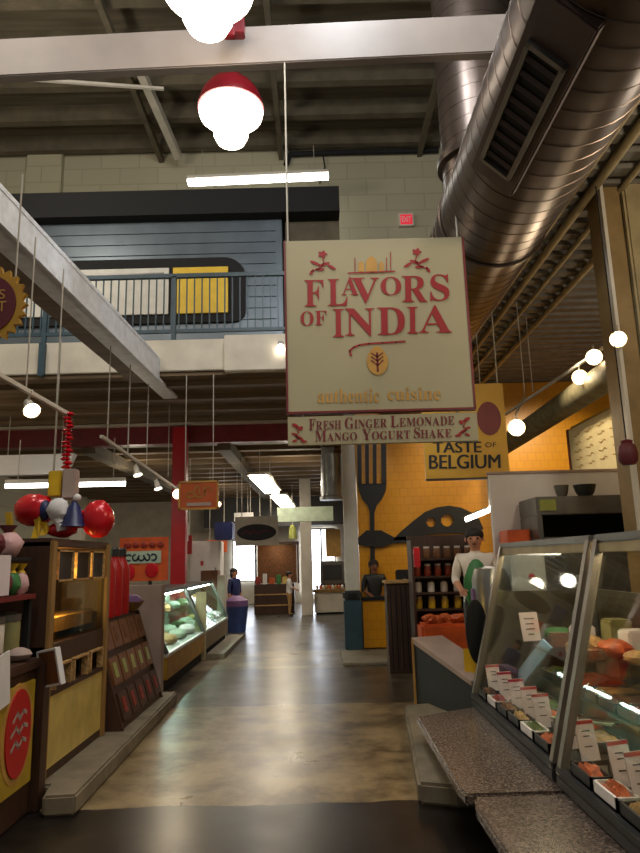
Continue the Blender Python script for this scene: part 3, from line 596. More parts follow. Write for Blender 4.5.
# wooden cabinet
def cab():
    t = thing('dispenser_cabinet', 'tall wooden cabinet with lit amber glass front and yellow lower panel', 'cabinet', (-2.2, 5.4, .12))
    x = -1.85; y0, y1 = 4.66, 5.95
    m = MB(); m.box(-2.28, -2.24, y0, y1, .12, 1.68); m.box(-2.28, x, y0, y0+.07, .12, 1.68); m.box(-2.28, x, y1-.07, y1, .12, 1.68)
    m.box(-2.28, x, y0, y1, 1.64, 1.70); m.box(-2.28, x, y0, y1, .12, .18); m.box(-2.28, x, y0, y1, .84, .98); m.box(-2.28, x+.01, y0, y1, .64, .68)
    m.build('carcass', 'dark_wood', t, bevel=.006)
    L = bpy.data.lights.new('cabinet_light', 'POINT'); L.energy = 24; L.color = (1, .68, .2); L.shadow_soft_size = .05
    o = bpy.data.objects.new('cabinet_light', L); C.objects.link(o); o.parent = t; o.location = Vector((.22, -.35, 1.16))*K
    MB().box(-2.24, -2.22, y0+.07, y1-.07, .98, 1.64).build('back_panel', 'dark_wood', t)
    for s in (y0+.0, y1-.075): MB().box(x-.01, x+.02, s, s+.075, .12, 1.68).build('stile', 'oak', t, bevel=.005)
    fr_ = [MB(), MB(), MB()]
    for k in range(3):
        ya = y0+.13+k*.36
        f = MB()
        for a in ((ya, ya+.012, 1.40, 1.62), (ya+.288, ya+.3, 1.40, 1.62)): f.box(x-.015, x+.012, *a)
        for a in ((ya, ya+.3, 1.40, 1.412), (ya, ya+.3, 1.608, 1.62)): f.box(x-.015, x+.012, *a)
        f = f.build('picture_frame', 'food_tan', t)
        MB().box(x-.014, x-.004, ya+.01, ya+.29, 1.41, 1.61).build('picture', 'charcoal', f)
    MB().box(x-.03, x-.02, y0+.07, y1-.07, 1.0, 1.39).build('glass_front', 'dark_glass', t)
    MB().box(-2.2, -1.92, y0+.1, y1-.16, 1.04, 1.14).build('contents', 'food_tan', t)
    MB().box(-2.21, -2.19, y0+.1, y1-.3, 1.12, 1.38).build('lit_backing', 'yellow_glass', t)
    MB().tube((-2.02, y0+.2, 1.14), (-2.02, y0+.2, 1.20), .06, 12).build('lamp', 'bin_glow', t)
    for k in range(3):
        ya = y0+.13+k*.36
        f = MB()
        for a in ((ya, ya+.015, .68, .83), (ya+.28, ya+.295, .68, .83)): f.box(x-.02, x+.03, *a)
        f.box(x-.02, x+.03, ya, ya+.295, .825, .84)
        f = f.build('hatch_frame', 'food_tan', t); MB().box(x-.08, x-.07, ya+.015, ya+.28, .68, .83).build('hatch', 'matt_black', f)
    MB().box(x-.02, x, y0+.075, y1-.075, .18, .64).build('lower_panel', 'pale_yellow', t)
cab()
# toy
ty = thing('foil_balloon_cluster', 'bunch of red foil balloons with white and blue middle hanging over the cabinet', 'balloon', (-1.99, 5.2, 1.9))
for c_, r_ in (((-2.20, 5.2, 1.94), (.165, .13, .125)), ((-1.71, 5.2, 1.86), (.125, .12, .145))):
    MB().ball(c_, *r_, 18, 10, .06).build('balloon', 'red_foil', ty, smooth=True)
MB().ball((-1.86, 5.2, 1.86), .13, .09, .07, 14, 8, .08).build('balloon', 'red_foil', ty, smooth=True)
MB().ball((-1.98, 5.18, 1.78), .12, .09, .06, 14, 8, .08).build('balloon', 'red_foil', ty, smooth=True)
MB().ball((-1.99, 5.12, 1.93), .085, .08, .09, 14, 8, .1).path([(-2.03, 5.12, 1.9), (-1.96, 5.1, 1.82), (-1.95, 5.1, 1.77)], .035, 8).build('white_figure', 'paper', ty, smooth=True)
MB().lathe((-1.87, 5.12, 1.80), (0, 0, 1), [(.1, 0), (.085, .02), (.045, .15), (.01, .2)], 16).build('blue_cone', 'navy', ty, smooth=True)
MB().ball((-1.85, 5.12, 2.02), .03).build('pompom', 'paper', ty, smooth=True)
MB().ball((-2.1, 5.14, 1.93), .05, .06, .08, 12, 7).build('blue_band', 'navy', ty, smooth=True)
for x, z, h in ((-2.39, 1.62, .3), (-2.18, 1.72, .2), (-2.12, 1.74, .1)):
    MB().prism([(x, 5.1, z), (x+.05, 5.1, z), (x+.07, 5.12, z+h*.5), (x+.05, 5.1, z+h), (x, 5.1, z+h), (x+.015, 5.12, z+h*.5)], (0, .012, 0)).build('ribbon', 'plastic_yellow', ty)
MB().tube((-1.99, 5.2, 1.95), (-1.99, 5.2, 2.72), .006, 6).build('string', 'wire', ty)
gl = thing('garland', 'shiny red tinsel garland hanging from the end of the left track', 'garland', (-1.99, 5.2, 2.3))
gm = MB()
for k in range(14):
    z = 2.26+k*.033; gm.lathe((-1.985+.012*sin(k*2), 5.22, z), (0, 0, 1), [(.02, 0), (.042, .012), (.02, .03)], 10)
gm.build('tinsel', 'red_foil', gl, smooth=True)
tag(MB().box(-2.1, -2.0, 5.16, 5.26, 2.04, 2.24).build('gift_box', 'plastic_yellow', bevel=.008), 'small yellow box hanging above the red balloons', 'box')
tag(MB().box(-1.98, -1.88, 5.14, 5.24, 2.02, 2.25).build('gift_box', 'plaster_pink', bevel=.008), 'small pinkish white box hanging above the red balloons', 'box')
for i, (x, y, z) in enumerate(((-2.6, 7.2, 1.78), (-2.52, 7.25, 1.6))):
    tag(MB().box(x-.07, x+.07, y, y+.1, 1.3, z+.15).build('pale_post', 'cream', bevel=.005), ['taller pale post behind the red balloons', 'shorter pale post right of the red balloons'][i], 'post')
# red tubes
nm = ['red bottle nearest the wooden cabinet', 'middle red bottle beside the wooden cabinet', 'red bottle farthest from the wooden cabinet']
for i in range(3):
    y = 6.5+.24*i
    t = thing('tall_bottle', nm[i], 'bottle', (-2.03, y, 1.02), 'tall red bottles beside the wooden cabinet')
    MB().lathe((-2.03, y, 1.02), (0, 0, 1), [(.075, 0), (.08, .02), (.08, .42), (.06, .5), (.035, .54), (.035, .57)], 18).build('body', 'red_paint', t, smooth=True)
    MB().lathe((-2.03, y, 1.59), (0, 0, 1), [(.04, 0), (.04, .07), (.02, .09)], 14).build('cap', ['green', 'charcoal', 'charcoal'][i], t, smooth=True)
# slanted bin rack
def rack():
    t = thing('bin_rack', 'dark slanted wooden rack of bins with pale labels on the left curb', 'rack', (-1.85, 6.75, .12))
    y0, y1 = 6.03, 7.5
    MB().prism([(-1.70, y0, .12), (-2.45, y0, .12), (-2.45, y0, 1.02), (-1.98, y0, 1.02)], (0, .04, 0)).build('side_panel', 'dark_wood', t)
    MB().prism([(-1.70, y1-.04, .12), (-2.45, y1-.04, .12), (-2.45, y1-.04, 1.02), (-1.98, y1-.04, 1.02)], (0, .04, 0)).build('side_panel', 'dark_wood', t)
    MB().prism([(-1.72, y0+.04, .12), (-2.45, y0+.04, .12), (-2.45, y0+.04, 1.0), (-2.0, y0+.04, 1.0)], (0, y1-y0-.08, 0)).build('body', 'dark_wood', t)
    d = Vector((-.28, 0, .9)).normalized()
    for row in range(3):
        s0 = .06+row*.3; a = Vector((-1.715, y0, .12)) + d*s0; b = a + d*.24
        for k in range(5):
            ya = .06+k*.275
            o = MB(); nx = Vector((.9, 0, .28)).normalized()
            o.prism([a+Vector((0, ya, 0)), a+Vector((0, ya+.25, 0)), b+Vector((0, ya+.25, 0)), b+Vector((0, ya, 0))], nx*.03)
            o = o.build('bin_door', 'wood' if row else 'dark_wood', t, bevel=.006)
            a2 = a + d*.06 + nx*.031; b2 = a + d*.19 + nx*.031
            MB().prism([a2+Vector((0, ya+.07, 0)), a2+Vector((0, ya+.16, 0)), b2+Vector((0, ya+.16, 0)), b2+Vector((0, ya+.07, 0))], nx*.004).build('bin_label', ['food_red', 'yellow_glass', 'food_brown'][row], o)
rack()
bw = thing('bowl', 'wooden bowl heaped with purple sweets on the dark bin rack', 'bowl', (-2.03, 7.33, 1.02))
MB().lathe((-2.03, 7.33, 1.02), (0, 0, 1), [(.06, 0), (.1, .04), (.15, .1), (.14, .1), (.1, .05), (.02, .03)], 20, cap=False).build('dish', 'oak', bw, smooth=True)
MB().ball((-2.03, 7.33, 1.12), .13, .13, .07, 14, 8, .12).build('contents', 'purple', bw, smooth=True)
struct('wall_stall', MB().box(-2.8, -1.80, 7.8, 7.95, 0, 1.27), 'plaster_pink', bevel=.01)
# poster
po = thing('poster', 'orange poster with a pale lettered banner behind the bin rack', 'poster', (-2.35, 8.4, 1.3))
MB().box(-2.66, -2.01, 9.0, 9.03, 1.29, 1.86).build('board', 'orange', po)
MB().box(-2.62, -2.1, 8.985, 9.0, 1.52, 1.68).build('banner', 'mint', po)
q3 = MB()
for k, (xx_, rx_) in enumerate(((-2.53, .045), (-2.44, .035), (-2.36, .04), (-2.28, .03), (-2.2, .04))): stroke(q3, arc(xx_, 1.595, rx_, .04, 40+50*k, 300+50*k, 8.98), .022)
q3.build('scribble', 'rail_blue', po)
MB().ball((-2.22, 8.99, 1.43), .09, .012, .1).build('picture', 'red_foil', po); MB().ball((-2.5, 8.99, 1.41), .06, .012, .1).build('picture', 'red_foil', po)
q5 = MB()
for k in range(5): q5.ball((-2.55+.11*k, 8.99, 1.76), .05, .012, .04)
q5.build('picture', 'food_red', po)
for x in (-2.6, -2.25): MB().box(x-.02, x+.02, 9.03, 9.07, 1.15, 1.8).build('post', 'charcoal', po)
# left refrigerated cases
def left_case(y0, y1, label, shift=0):
    t = thing('deli_case', label, 'display case', (-2.2, (y0+y1)/2, 0), 'refrigerated cases on the left')
    x = -1.85 + shift; tp = x-.33; D = x-.85
    MB().box(D, x-.05, y0, y1, 0, .14).build('kick_plinth', 'matt_black', t)
    MB().box(D, x, y0, y1, .14, .40).build('base', 'ochre' if not shift else 'brown_post', t, bevel=.01)
    MB().box(D, x+.005, y0, y1, .40, .44).build('front_ledge', 'panel_white', t, bevel=.006)
    MB().box(D, D+.04, y0, y1, .44, 1.12).build('back_wall', 'paper', t)
    MB().box(D, tp+.02, y0, y1, 1.10, 1.15).build('top', 'dull_steel', t, bevel=.006)
    for k, y in enumerate((y0, y1-.03)):
        MB().prism([(x-.01, y, .44), (D, y, .44), (D, y, 1.1), (tp, y, 1.1)], (0, .03, 0)).build('end_glass', 'green_glass', t)
        MB().bar((x-.01, y+.015, .44), (tp, y+.015, 1.12), .05, .03).build('frame_post', 'dull_steel', t)
    MB().prism([(x-.02, y0+.04, .45), (x-.02, y1-.04, .45), (tp, y1-.04, 1.1), (tp, y0+.04, 1.1)], (.008, 0, .004)).build('front_glass', 'green_glass', t)
    MB().box(D+.04, x-.32, y0+.04, y1-.04, .74, .76).build('shelf', 'clear_glass', t)
    MB().box(tp-.07, tp-.03, y0+.1, y1-.1, 1.07, 1.10).build('light_tube', 'cool_case_glow', t)
    k = 0
    for (zz_, xx) in ((.45, x-.22), (.45, x-.5), (.77, x-.6)):
        for j in range(4):
            y = y0+.3+j*(y1-y0-.6)/3
            mm = ['paper', 'food_tan', 'mint', 'paper', 'food_green'][k % 5]; k += 1
            tag(MB().lathe((xx, y, zz_), (0, 0, 1), [(.08, 0), (.13, .02), (.14, .07), (.1, .12), (.02, .14)], 12).build('food_tub', mm, smooth=True),
                'small tub of food inside %s' % ('the nearer left refrigerated case' if not shift else 'the farther left refrigerated case'), 'tub', 'tubs inside the %s left case' % ('nearer' if not shift else 'farther'))
left_case(8.36, 10.95, 'nearer refrigerated case with slanted greenish glass and ochre base on the left')
left_case(11.05, 13.7, 'farther refrigerated case with bright slanted glass, beside the red column', .001)
tag(MB().box(-2.0, -1.83, 10.98, 11.02, .0, 1.05).build('partition', 'tan_post', bevel=.004), 'beige narrow divider between the two left refrigerated cases', 'divider')
struct('curb_rear', MB().box(-1.84, -1.55, 11.1, 13.9, 0, .08), 'concrete')
fg = thing('fridge', 'white upright fridge behind the left cases', 'fridge', (-2.55, 15.2, 0))
MB().box(-2.86, -2.2, 15, 15.6, 0, 1.98).build('body', 'paper', fg, bevel=.02)
MB().box(-2.84, -2.22, 14.96, 15, .1, 1.94).build('door', 'paper', fg, bevel=.01); MB().box(-2.3, -2.27, 14.93, 14.96, .9, 1.4).build('handle', 'steel', fg)
MB().box(-2.62, -2.56, 14.95, 14.96, 1.45, 1.55).build('sticker', 'red_paint', fg)
tag(MB().box(-2.45, -2.1, 14.0, 14.4, 0, 1.35).build('brown_cupboard', 'wood', bevel=.01), 'narrow brown cupboard just behind the farther left case', 'cupboard')
tag(MB().box(-2.66, -2.42, 12.32, 12.5, 1.9, 2.25).build('white_lightbox', 'paper', bevel=.01), 'white box fixed high beside the red column', 'box')
tag(MB().box(-2.3, -1.9, 14.8, 15.3, 1.99, 2.38).build('hanging_box', 'navy', bevel=.02), 'dark blue box hanging high behind the orange sign', 'box')
tag(MB().box(-2.1, -1.95, 13.95, 14.2, 0, 1.25).build('pale_pillar', 'cream', bevel=.01), 'pale pillar standing at the end of the left cases', 'pillar')
bc = thing('bin', 'purple and blue bin standing in the rear aisle on the left', 'bin', (-1.86, 15.2, 0))
MB().lathe((-1.86, 15.2, 0), (0, 0, 1), [(.2, 0), (.26, .5), (.27, .55)], 16).build('tub', 'blue', bc, smooth=True); MB().lathe((-1.86, 15.2, .55), (0, 0, 1), [(.27, 0), (.25, .12), (.1, .22)], 16).build('heap', 'purple', bc, smooth=True)

# ================================================================== FAR HALL
for i, (x0, x1_, z0, z1) in enumerate(((-3.15, -2.35, .85, 2.25), (-.62, .05, .3, 2.6), (.12, .55, .3, 2.6))):
    w = struct('window_%d' % (i+1), MB().box(x0, x1_, 24.93, 24.97, z0, z1), 'window_glow')
    f = MB(); f.box(x0-.05, x1_+.05, 24.85, 24.93, z1, z1+.06); f.box(x0-.05, x1_+.05, 24.85, 24.93, z0-.06, z0)
    f.box(x0-.05, x0, 24.85, 24.93, z0, z1); f.box(x1_, x1_+.05, 24.85, 24.93, z0, z1); f.box(x0, x1_, 24.88, 24.92, (z0+z1)/2-.02, (z0+z1)/2+.02)
    f.build('window_frame', 'white_paint', w)
struct('trim_bulkhead', MB().box(-4, 1.5, 23.4, 23.6, 2.7, 3.7), 'charcoal')
k1 = thing('kiosk', 'dark rear kiosk counter with shelves under warm lamps', 'kiosk', (-1.2, 20, 0))
MB().box(-1.9, -.75, 19.7, 20.3, 0, .85).build('counter', 'dark_wood', k1, bevel=.01)
for z in (.25, .55): MB().box(-1.88, -.8, 19.66, 19.7, z, z+.03).build('slat', 'food_tan', k1)
MB().box(-1.9, -.7, 20.8, 20.9, .85, 2.0).build('back_wall', 'food_brown', k1)
MB().box(-1.95, -.6, 19.9, 20.9, 1.98, 2.06).build('canopy', 'dark_wood', k1)
for x in (-1.9, -.65): MB().box(x, x+.05, 19.9, 19.95, .85, 2.0).build('post', 'dark_wood', k1)
for i, x in enumerate((-2.05, -1.7, -1.38, -.75)):
    hl = tag(MB().lathe((x, 19.5, 2.12), (0, 0, 1), [(.13, 0), (.1, .3), (.05, .4)], 12).build('hanging_lamp', 'yellow_glass', smooth=True), ['leftmost', 'second from left', 'third from left', 'rightmost'][i]+' amber shade over the rear kiosk', 'lamp', 'amber shades over the rear kiosk')
    MB().tube((x, 19.5, 2.5), (x, 19.5, 3.7), .01, 6).build('cord', 'wire', hl)
k2 = thing('kiosk', 'pale rear counter with goods on top beside the far white column', 'kiosk', (0, 19.6, 0))
MB().box(-.16, .72, 19.35, 20, .05, .6).build('counter', 'cream', k2, bevel=.01); MB().box(-.2, .76, 19.3, 20.05, .6, .68).build('top', 'oak', k2)
MB().box(-.12, .68, 19.38, 20, 0, .05).build('kick_plinth', 'matt_black', k2)
for i in range(9):
    tag(MB().ball((-.08+.09*i, 19.5, .74), .045, .05, .06, 8, 6, .1).build('loaf', ['food_tan', 'food_orange', 'paper'][i % 3], smooth=True), 'small loaf or packet in the row on the pale rear counter', 'packet', 'goods on the pale rear counter')
eq = thing('display_cabinet', 'grey glass cabinet standing behind the pale rear counter', 'cabinet', (.3, 20.5, .0))
MB().box(0, .75, 20.3, 20.7, 0, .8).build('base', 'charcoal', eq); MB().box(.02, .73, 20.3, 20.7, .8, 1.45).build('hood', 'dull_steel', eq, bevel=.02); MB().box(.1, .66, 20.28, 20.3, .9, 1.35).build('pane', 'charcoal', eq)
tag(MB().box(.25, .8, 24.7, 24.9, 1.6, 2.6).build('wall_panel', 'sign_gold'), 'tan wall panel right of the far windows', 'panel')
# bin by the white column
bn = thing('waste_bin', 'tall dark waste bin against the white column', 'bin', (.5, 11.85, 0))
MB().box(.40, .70, 11.6, 11.95, 0, .82).build('body', 'rail_blue', bn, bevel=.02); MB().box(.39, .71, 11.59, 11.96, .82, .97).build('hood', 'charcoal', bn, bevel=.03); MB().box(.47, .63, 11.575, 11.6, .85, .93).build('flap', 'matt_black', bn)

for i, (x, w_, h_, m, l) in enumerate(((-1.8, .14, .22, 'food_red', 'red box at the left end of the dark rear kiosk counter'), (-1.6, .12, .3, 'paper', 'white box second from left on the dark rear kiosk counter'), (-1.4, .16, .18, 'food_orange', 'orange box third from left on the dark rear kiosk counter'), (-1.2, .12, .26, 'green', 'green box fourth from left on the dark rear kiosk counter'), (-1.02, .14, .2, 'pale_yellow', 'yellow box nearest the white shirted person on the rear kiosk counter'))):
    tag(MB().box(x-w_/2, x+w_/2, 19.8, 19.95, .85, .85+h_).build('goods_box', m, bevel=.01), l, 'box', 'boxes on the rear kiosk counter')
for i, (x, y, z, w_, h_, m, l) in enumerate(((-2.5, 16.5, 1.75, .5, .3, 'orange', 'orange hanging panel in the rear hall below the dark blue box'), (-2.95, 14.6, 1.7, .4, .4, 'red_paint', 'red hanging panel behind the red column'), (-1.95, 17.5, 2.55, .5, .22, 'paper', 'white hanging panel above the far dark kiosk'))):
    tq = thing('banner', l, 'sign', (x, y, z), 'small hanging panels in the rear hall')
    MB().box(x-w_/2, x+w_/2, y, y+.03, z, z+h_).build('panel', m, tq)
    for sx in (-.35, .35): MB().tube((x+sx*w_, y+.015, z+h_), (x+sx*w_, y+.015, 3.8), .008, 6).build('hanger', 'wire', tq)
# ================================================================== RIGHT: YELLOW STALL
def P(x, y): return pt(x, y, Y=12.468)
def seq(l): return [P(*q) for q in l]
def seq2(l): return [P(*q) + Vector((0, -.031, 0)) for q in l]
fk = thing('fork_silhouette', 'giant black fork silhouette upright on the yellow tiled wall', 'wall decor', (1.0, 12.48, 1.2))
out = [(357, 452), (357, 490), (360, 499), (366, 506), (368.5, 512), (369, 560), (367, 600), (375, 600), (373.5, 560), (373, 512), (375, 506), (382, 499), (386, 490), (386, 452),
       (382.5, 452), (382, 484), (379.5, 484), (379.5, 452), (375.5, 452), (375, 484), (372.6, 484), (372.4, 452), (368.5, 452), (368.2, 484), (365.6, 484), (365.2, 452), (361.8, 452), (361.5, 484)]
# drawn tine by tine so the outline stays simple
fm = MB()
fm.prism(seq([(357, 484), (358.5, 492), (362, 500), (367, 506), (369, 513), (369, 560), (367.5, 600), (375, 600), (373.6, 560), (373.6, 513), (376, 506), (381, 500), (385, 492), (386, 484)]), (0, .03, 0))
for x0, x1_ in ((357, 361.2), (365, 368.6), (372.6, 376.2), (381, 386)):
    fm.prism(seq([(x0, 430), (x1_, 430), (x1_, 485), (x0, 485)]), (0, .03, 0))
fm.build('fork', 'black', fk)
kn = thing('ladle_silhouette', 'black curved ladle silhouette with two holes lying across the yellow wall', 'wall decor', (2.0, 12.48, 1.7))
top = [(392, 540), (400, 532), (412, 522), (424, 513), (436, 508.5), (448, 507), (460, 509), (470, 514), (478, 521), (482, 530)]
bot = [(470, 535), (452, 534.5), (436, 535), (420, 537), (405, 541)]
holes = [((430, 523.5), 4.6), ((446, 521.5), 6.2)]
km = MB()
# blade cut out in vertical strips around the holes
import bisect
def interp(l, x):
    l = sorted(l)
    for a, b in zip(l[:-1], l[1:]):
        if a[0] <= x <= b[0]: return a[1] + (b[1]-a[1])*(x-a[0])/(b[0]-a[0])
    return l[0][1] if x < l[0][0] else l[-1][1]
topl = top; botl = [(392, 541)] + bot + [(482, 531)]
xs = [392+1.0*i for i in range(91)]
for xa, xb in zip(xs[:-1], xs[1:]):
    xm = (xa+xb)/2; hole = None
    for (hx, hy), r_ in holes:
        if abs(xm-hx) < r_: hole = (hy - math.sqrt(r_*r_-(xm-hx)**2), hy + math.sqrt(r_*r_-(xm-hx)**2))
    if hole:
        km.prism(seq2([(xa, interp(topl, xa)), (xb, interp(topl, xb)), (xb, hole[0]), (xa, hole[0])]), (0, .03, 0))
        km.prism(seq2([(xa, hole[1]), (xb, hole[1]), (xb, interp(botl, xb)), (xa, interp(botl, xa))]), (0, .03, 0))
    else:
        km.prism(seq2([(xa, interp(topl, xa)), (xb, interp(topl, xb)), (xb, interp(botl, xb)), (xa, interp(botl, xa))]), (0, .03, 0))
km.build('blade', 'black', kn)
MB().prism(seq2([(357, 538), (365, 531), (380, 531), (393, 538), (410, 537), (410, 543), (392, 544), (380, 548), (365, 547), (357, 545)]), (0, .025, 0)).build('handle', 'black', kn)
yc = thing('stall_counter', 'yellow fronted counter in front of the fork silhouette', 'counter', (.95, 12.0, 0))
MB().box(.72, 1.6, 11.75, 12.0, .02, .80).build('front', 'orange_tile', yc, bevel=.006); MB().box(.71, 1.62, 11.72, 12.0, .80, .85).build('worktop', 'matt_black', yc)
cm = thing('coffee_machine', 'black coffee machine on the yellow fronted counter', 'machine', (1.45, 11.9, .85))
MB().box(1.33, 1.58, 11.76, 11.98, .85, 1.3).build('body', 'black', cm, bevel=.02); MB().box(1.36, 1.55, 11.72, 11.77, .86, .9).build('drip_tray', 'steel', cm); MB().tube((1.46, 11.72, 1.05), (1.46, 11.76, 1.14), .03, 8).build('spout', 'steel', cm)
struct('step_rear', MB().box(.30, 1.2, 10.0, 11.4, 0, .04), 'concrete', bevel=.01)
kb = thing('kiosk_pillar', 'dark brown wooden lectern post between the counter and the bottle shelves', 'post', (1.07, 9.4, 0))
MB().box(.90, 1.22, 9.25, 9.6, 0, 1.16).build('body', 'dark_wood', kb, bevel=.01); MB().box(.88, 1.26, 9.22, 9.62, 1.16, 1.2).build('cap', 'food_tan', kb, bevel=.006)
gb = MB()
for k in range(4): gb.box(.94+.07*k, .955+.07*k, 9.235, 9.25, .05, 1.12)
gb.build('batten', 'matt_black', kb)
# shelf
sv = thing('shelving', 'dark red-brown shelving unit stocked with jars beside the brown post', 'shelf', (1.6, 8.75, 0))
for x in (1.17, 1.97): MB().box(x, x+.03, 8.6, 8.95, .0, 1.72).build('side_panel', 'dark_wood', sv)
MB().box(1.17, 2.0, 8.95, 8.98, .3, 1.78).build('back_panel', 'dark_wood', sv)
for z in (.84, 1.04, 1.24, 1.46): MB().box(1.2, 1.97, 8.58, 8.95, z, z+.025).build('shelf_board', 'dark_wood', sv)
rows = ((.865, 'jar_yellow', 'yellow jar', 5, 'the lowest shelf'), (1.065, 'jar_white', 'pale jar', 5, 'the middle shelf'), (1.265, 'jar_glass', 'red-brown jar', 6, 'the upper shelf'), (1.485, 'food_brown', 'brown packet', 6, 'the top shelf'))
ordn = ['first', 'second', 'third', 'fourth', 'fifth', 'sixth']
for z, m, nme, n_, wh in rows:
    for i in range(n_):
        x = 1.25 + i*.66/(n_-1)
        t = thing('jar', '%s %s from the left on %s of the shelving' % (ordn[i], nme, wh), 'jar', (x, 8.72, z), 'jars on the dark shelving')
        MB().lathe((x, 8.70, z), (0, 0, 1), [(.042, 0), (.046, .01), (.046, .1), (.035, .125)], 12).build('body', m, t, smooth=True)
        MB().lathe((x, 8.70, z+.125), (0, 0, 1), [(.038, 0), (.038, .025)], 12).build('lid', 'jar_white' if m != 'jar_white' else 'dark_wood', t, smooth=True)
od = thing('display_bin', 'orange display box heaped with packets in front of the shelving', 'bin', (1.5, 8.4, 0))
MB().box(1.19, 1.85, 8.15, 8.55, 0, .72).build('box', 'orange', od, bevel=.03)
hp = MB()
for i in range(14): hp.ball((1.24+.56*random.random(), 8.2+.3*random.random(), .73+.06*random.random()), .08, .06, .05, 8, 6, .15)
hp.build('packets', 'food_orange', od)['kind'] = 'stuff'
tag(MB().box(1.16, 1.24, 8.3, 8.34, 1.38, 1.62).build('red_tag', 'red_foil', bevel=.006).parent and None or bpy.data.objects['red_tag'], 'small pinkish red tag at the left end of the jar shelves', 'tag')
# sloping side counter
sc_ = thing('side_counter', 'low grey side counter with a sloping pale trim beyond the granite ledge', 'counter', (1.1, 6.5, 0))
A, B = Vector((.93, 6.98, 0)), Vector((1.27, 5.92, 0)); nrm = Vector((.30, .1, 0))
MB().prism([A, B, B+Vector((0, 0, .43)), A+Vector((0, 0, .66))], nrm).build('body', 'dull_steel' if False else 'charcoal', sc_)
MB().prism([A+Vector((-.02, 0, .66)), B+Vector((-.02, -.02, .43)), B+Vector((-.02, -.02, .47)), A+Vector((-.02, 0, .71))], nrm+Vector((.03, .02, 0))).build('worktop', 'plaster_pink', sc_)
MB().bar(A+Vector((-.015, -.01, 0)), A+Vector((-.015, -.01, .7)), .02, .02).build('corner_trim', 'sign_gold', sc_)
tag(MB().cbox((1.31, 6.1, .60), (.02, .13, .2), Matrix.Rotation(R(70), 3, 'Z')).build('yellow_card', 'plastic_yellow'), 'small yellow card propped at the low end of the side counter', 'card')
bo2 = thing('oval_board', 'black oval board standing upright at the end of the deli case', 'board', (1.34, 5.93, .55))
MB().prism([(1.34+.095*cos(2*pi*i/28), 5.93, .86+.27*sin(2*pi*i/28)) for i in range(28)], (0, .04, 0)).build('disc', 'matt_black', bo2, bevel=.008)
MB().tube((1.34, 5.95, .43), (1.34, 5.95, .62), .015, 8).build('stem', 'charcoal', bo2); MB().box(1.30, 1.40, 5.88, 6.0, 0.30, .43).build('foot', 'charcoal', bo2)

# ================================================================== DELI CASE (right)
gA = tag(MB().prism([(.715, 3.74, .24), (.64, 3.80, .24), (.70, 5.44, .24), (1.3, 5.75, .24), (1.3, 3.74, .24)][0:0] + [(.72, 3.72, .24), (.705, 3.86, .24), (.72, 5.45, .24), (1.34, 5.80, .24), (1.34, 3.72, .24)], (0, 0, .06)).build('granite_ledge', 'granite', bevel=.012), 'farther speckled granite ledge slab in front of the deli case', 'ledge', 'granite slabs along the deli case')
gB = tag(MB().prism([(.76, 1.4, .235), (.735, 3.55, .235), (.76, 3.70, .235), (1.34, 3.70, .235), (1.34, 1.4, .235)], (0, 0, .06)).build('granite_ledge', 'granite', bevel=.012), 'nearer speckled granite ledge slab at the bottom right corner', 'ledge', 'granite slabs along the deli case')
struct('trim_ledge_support', MB().box(.98, 1.28, 1.4, 5.6, 0, .24), 'matt_black')
foods = ['food_orange', 'food_brown', 'food_tan', 'food_green', 'food_red', 'food_orange', 'food_tan', 'food_brown']
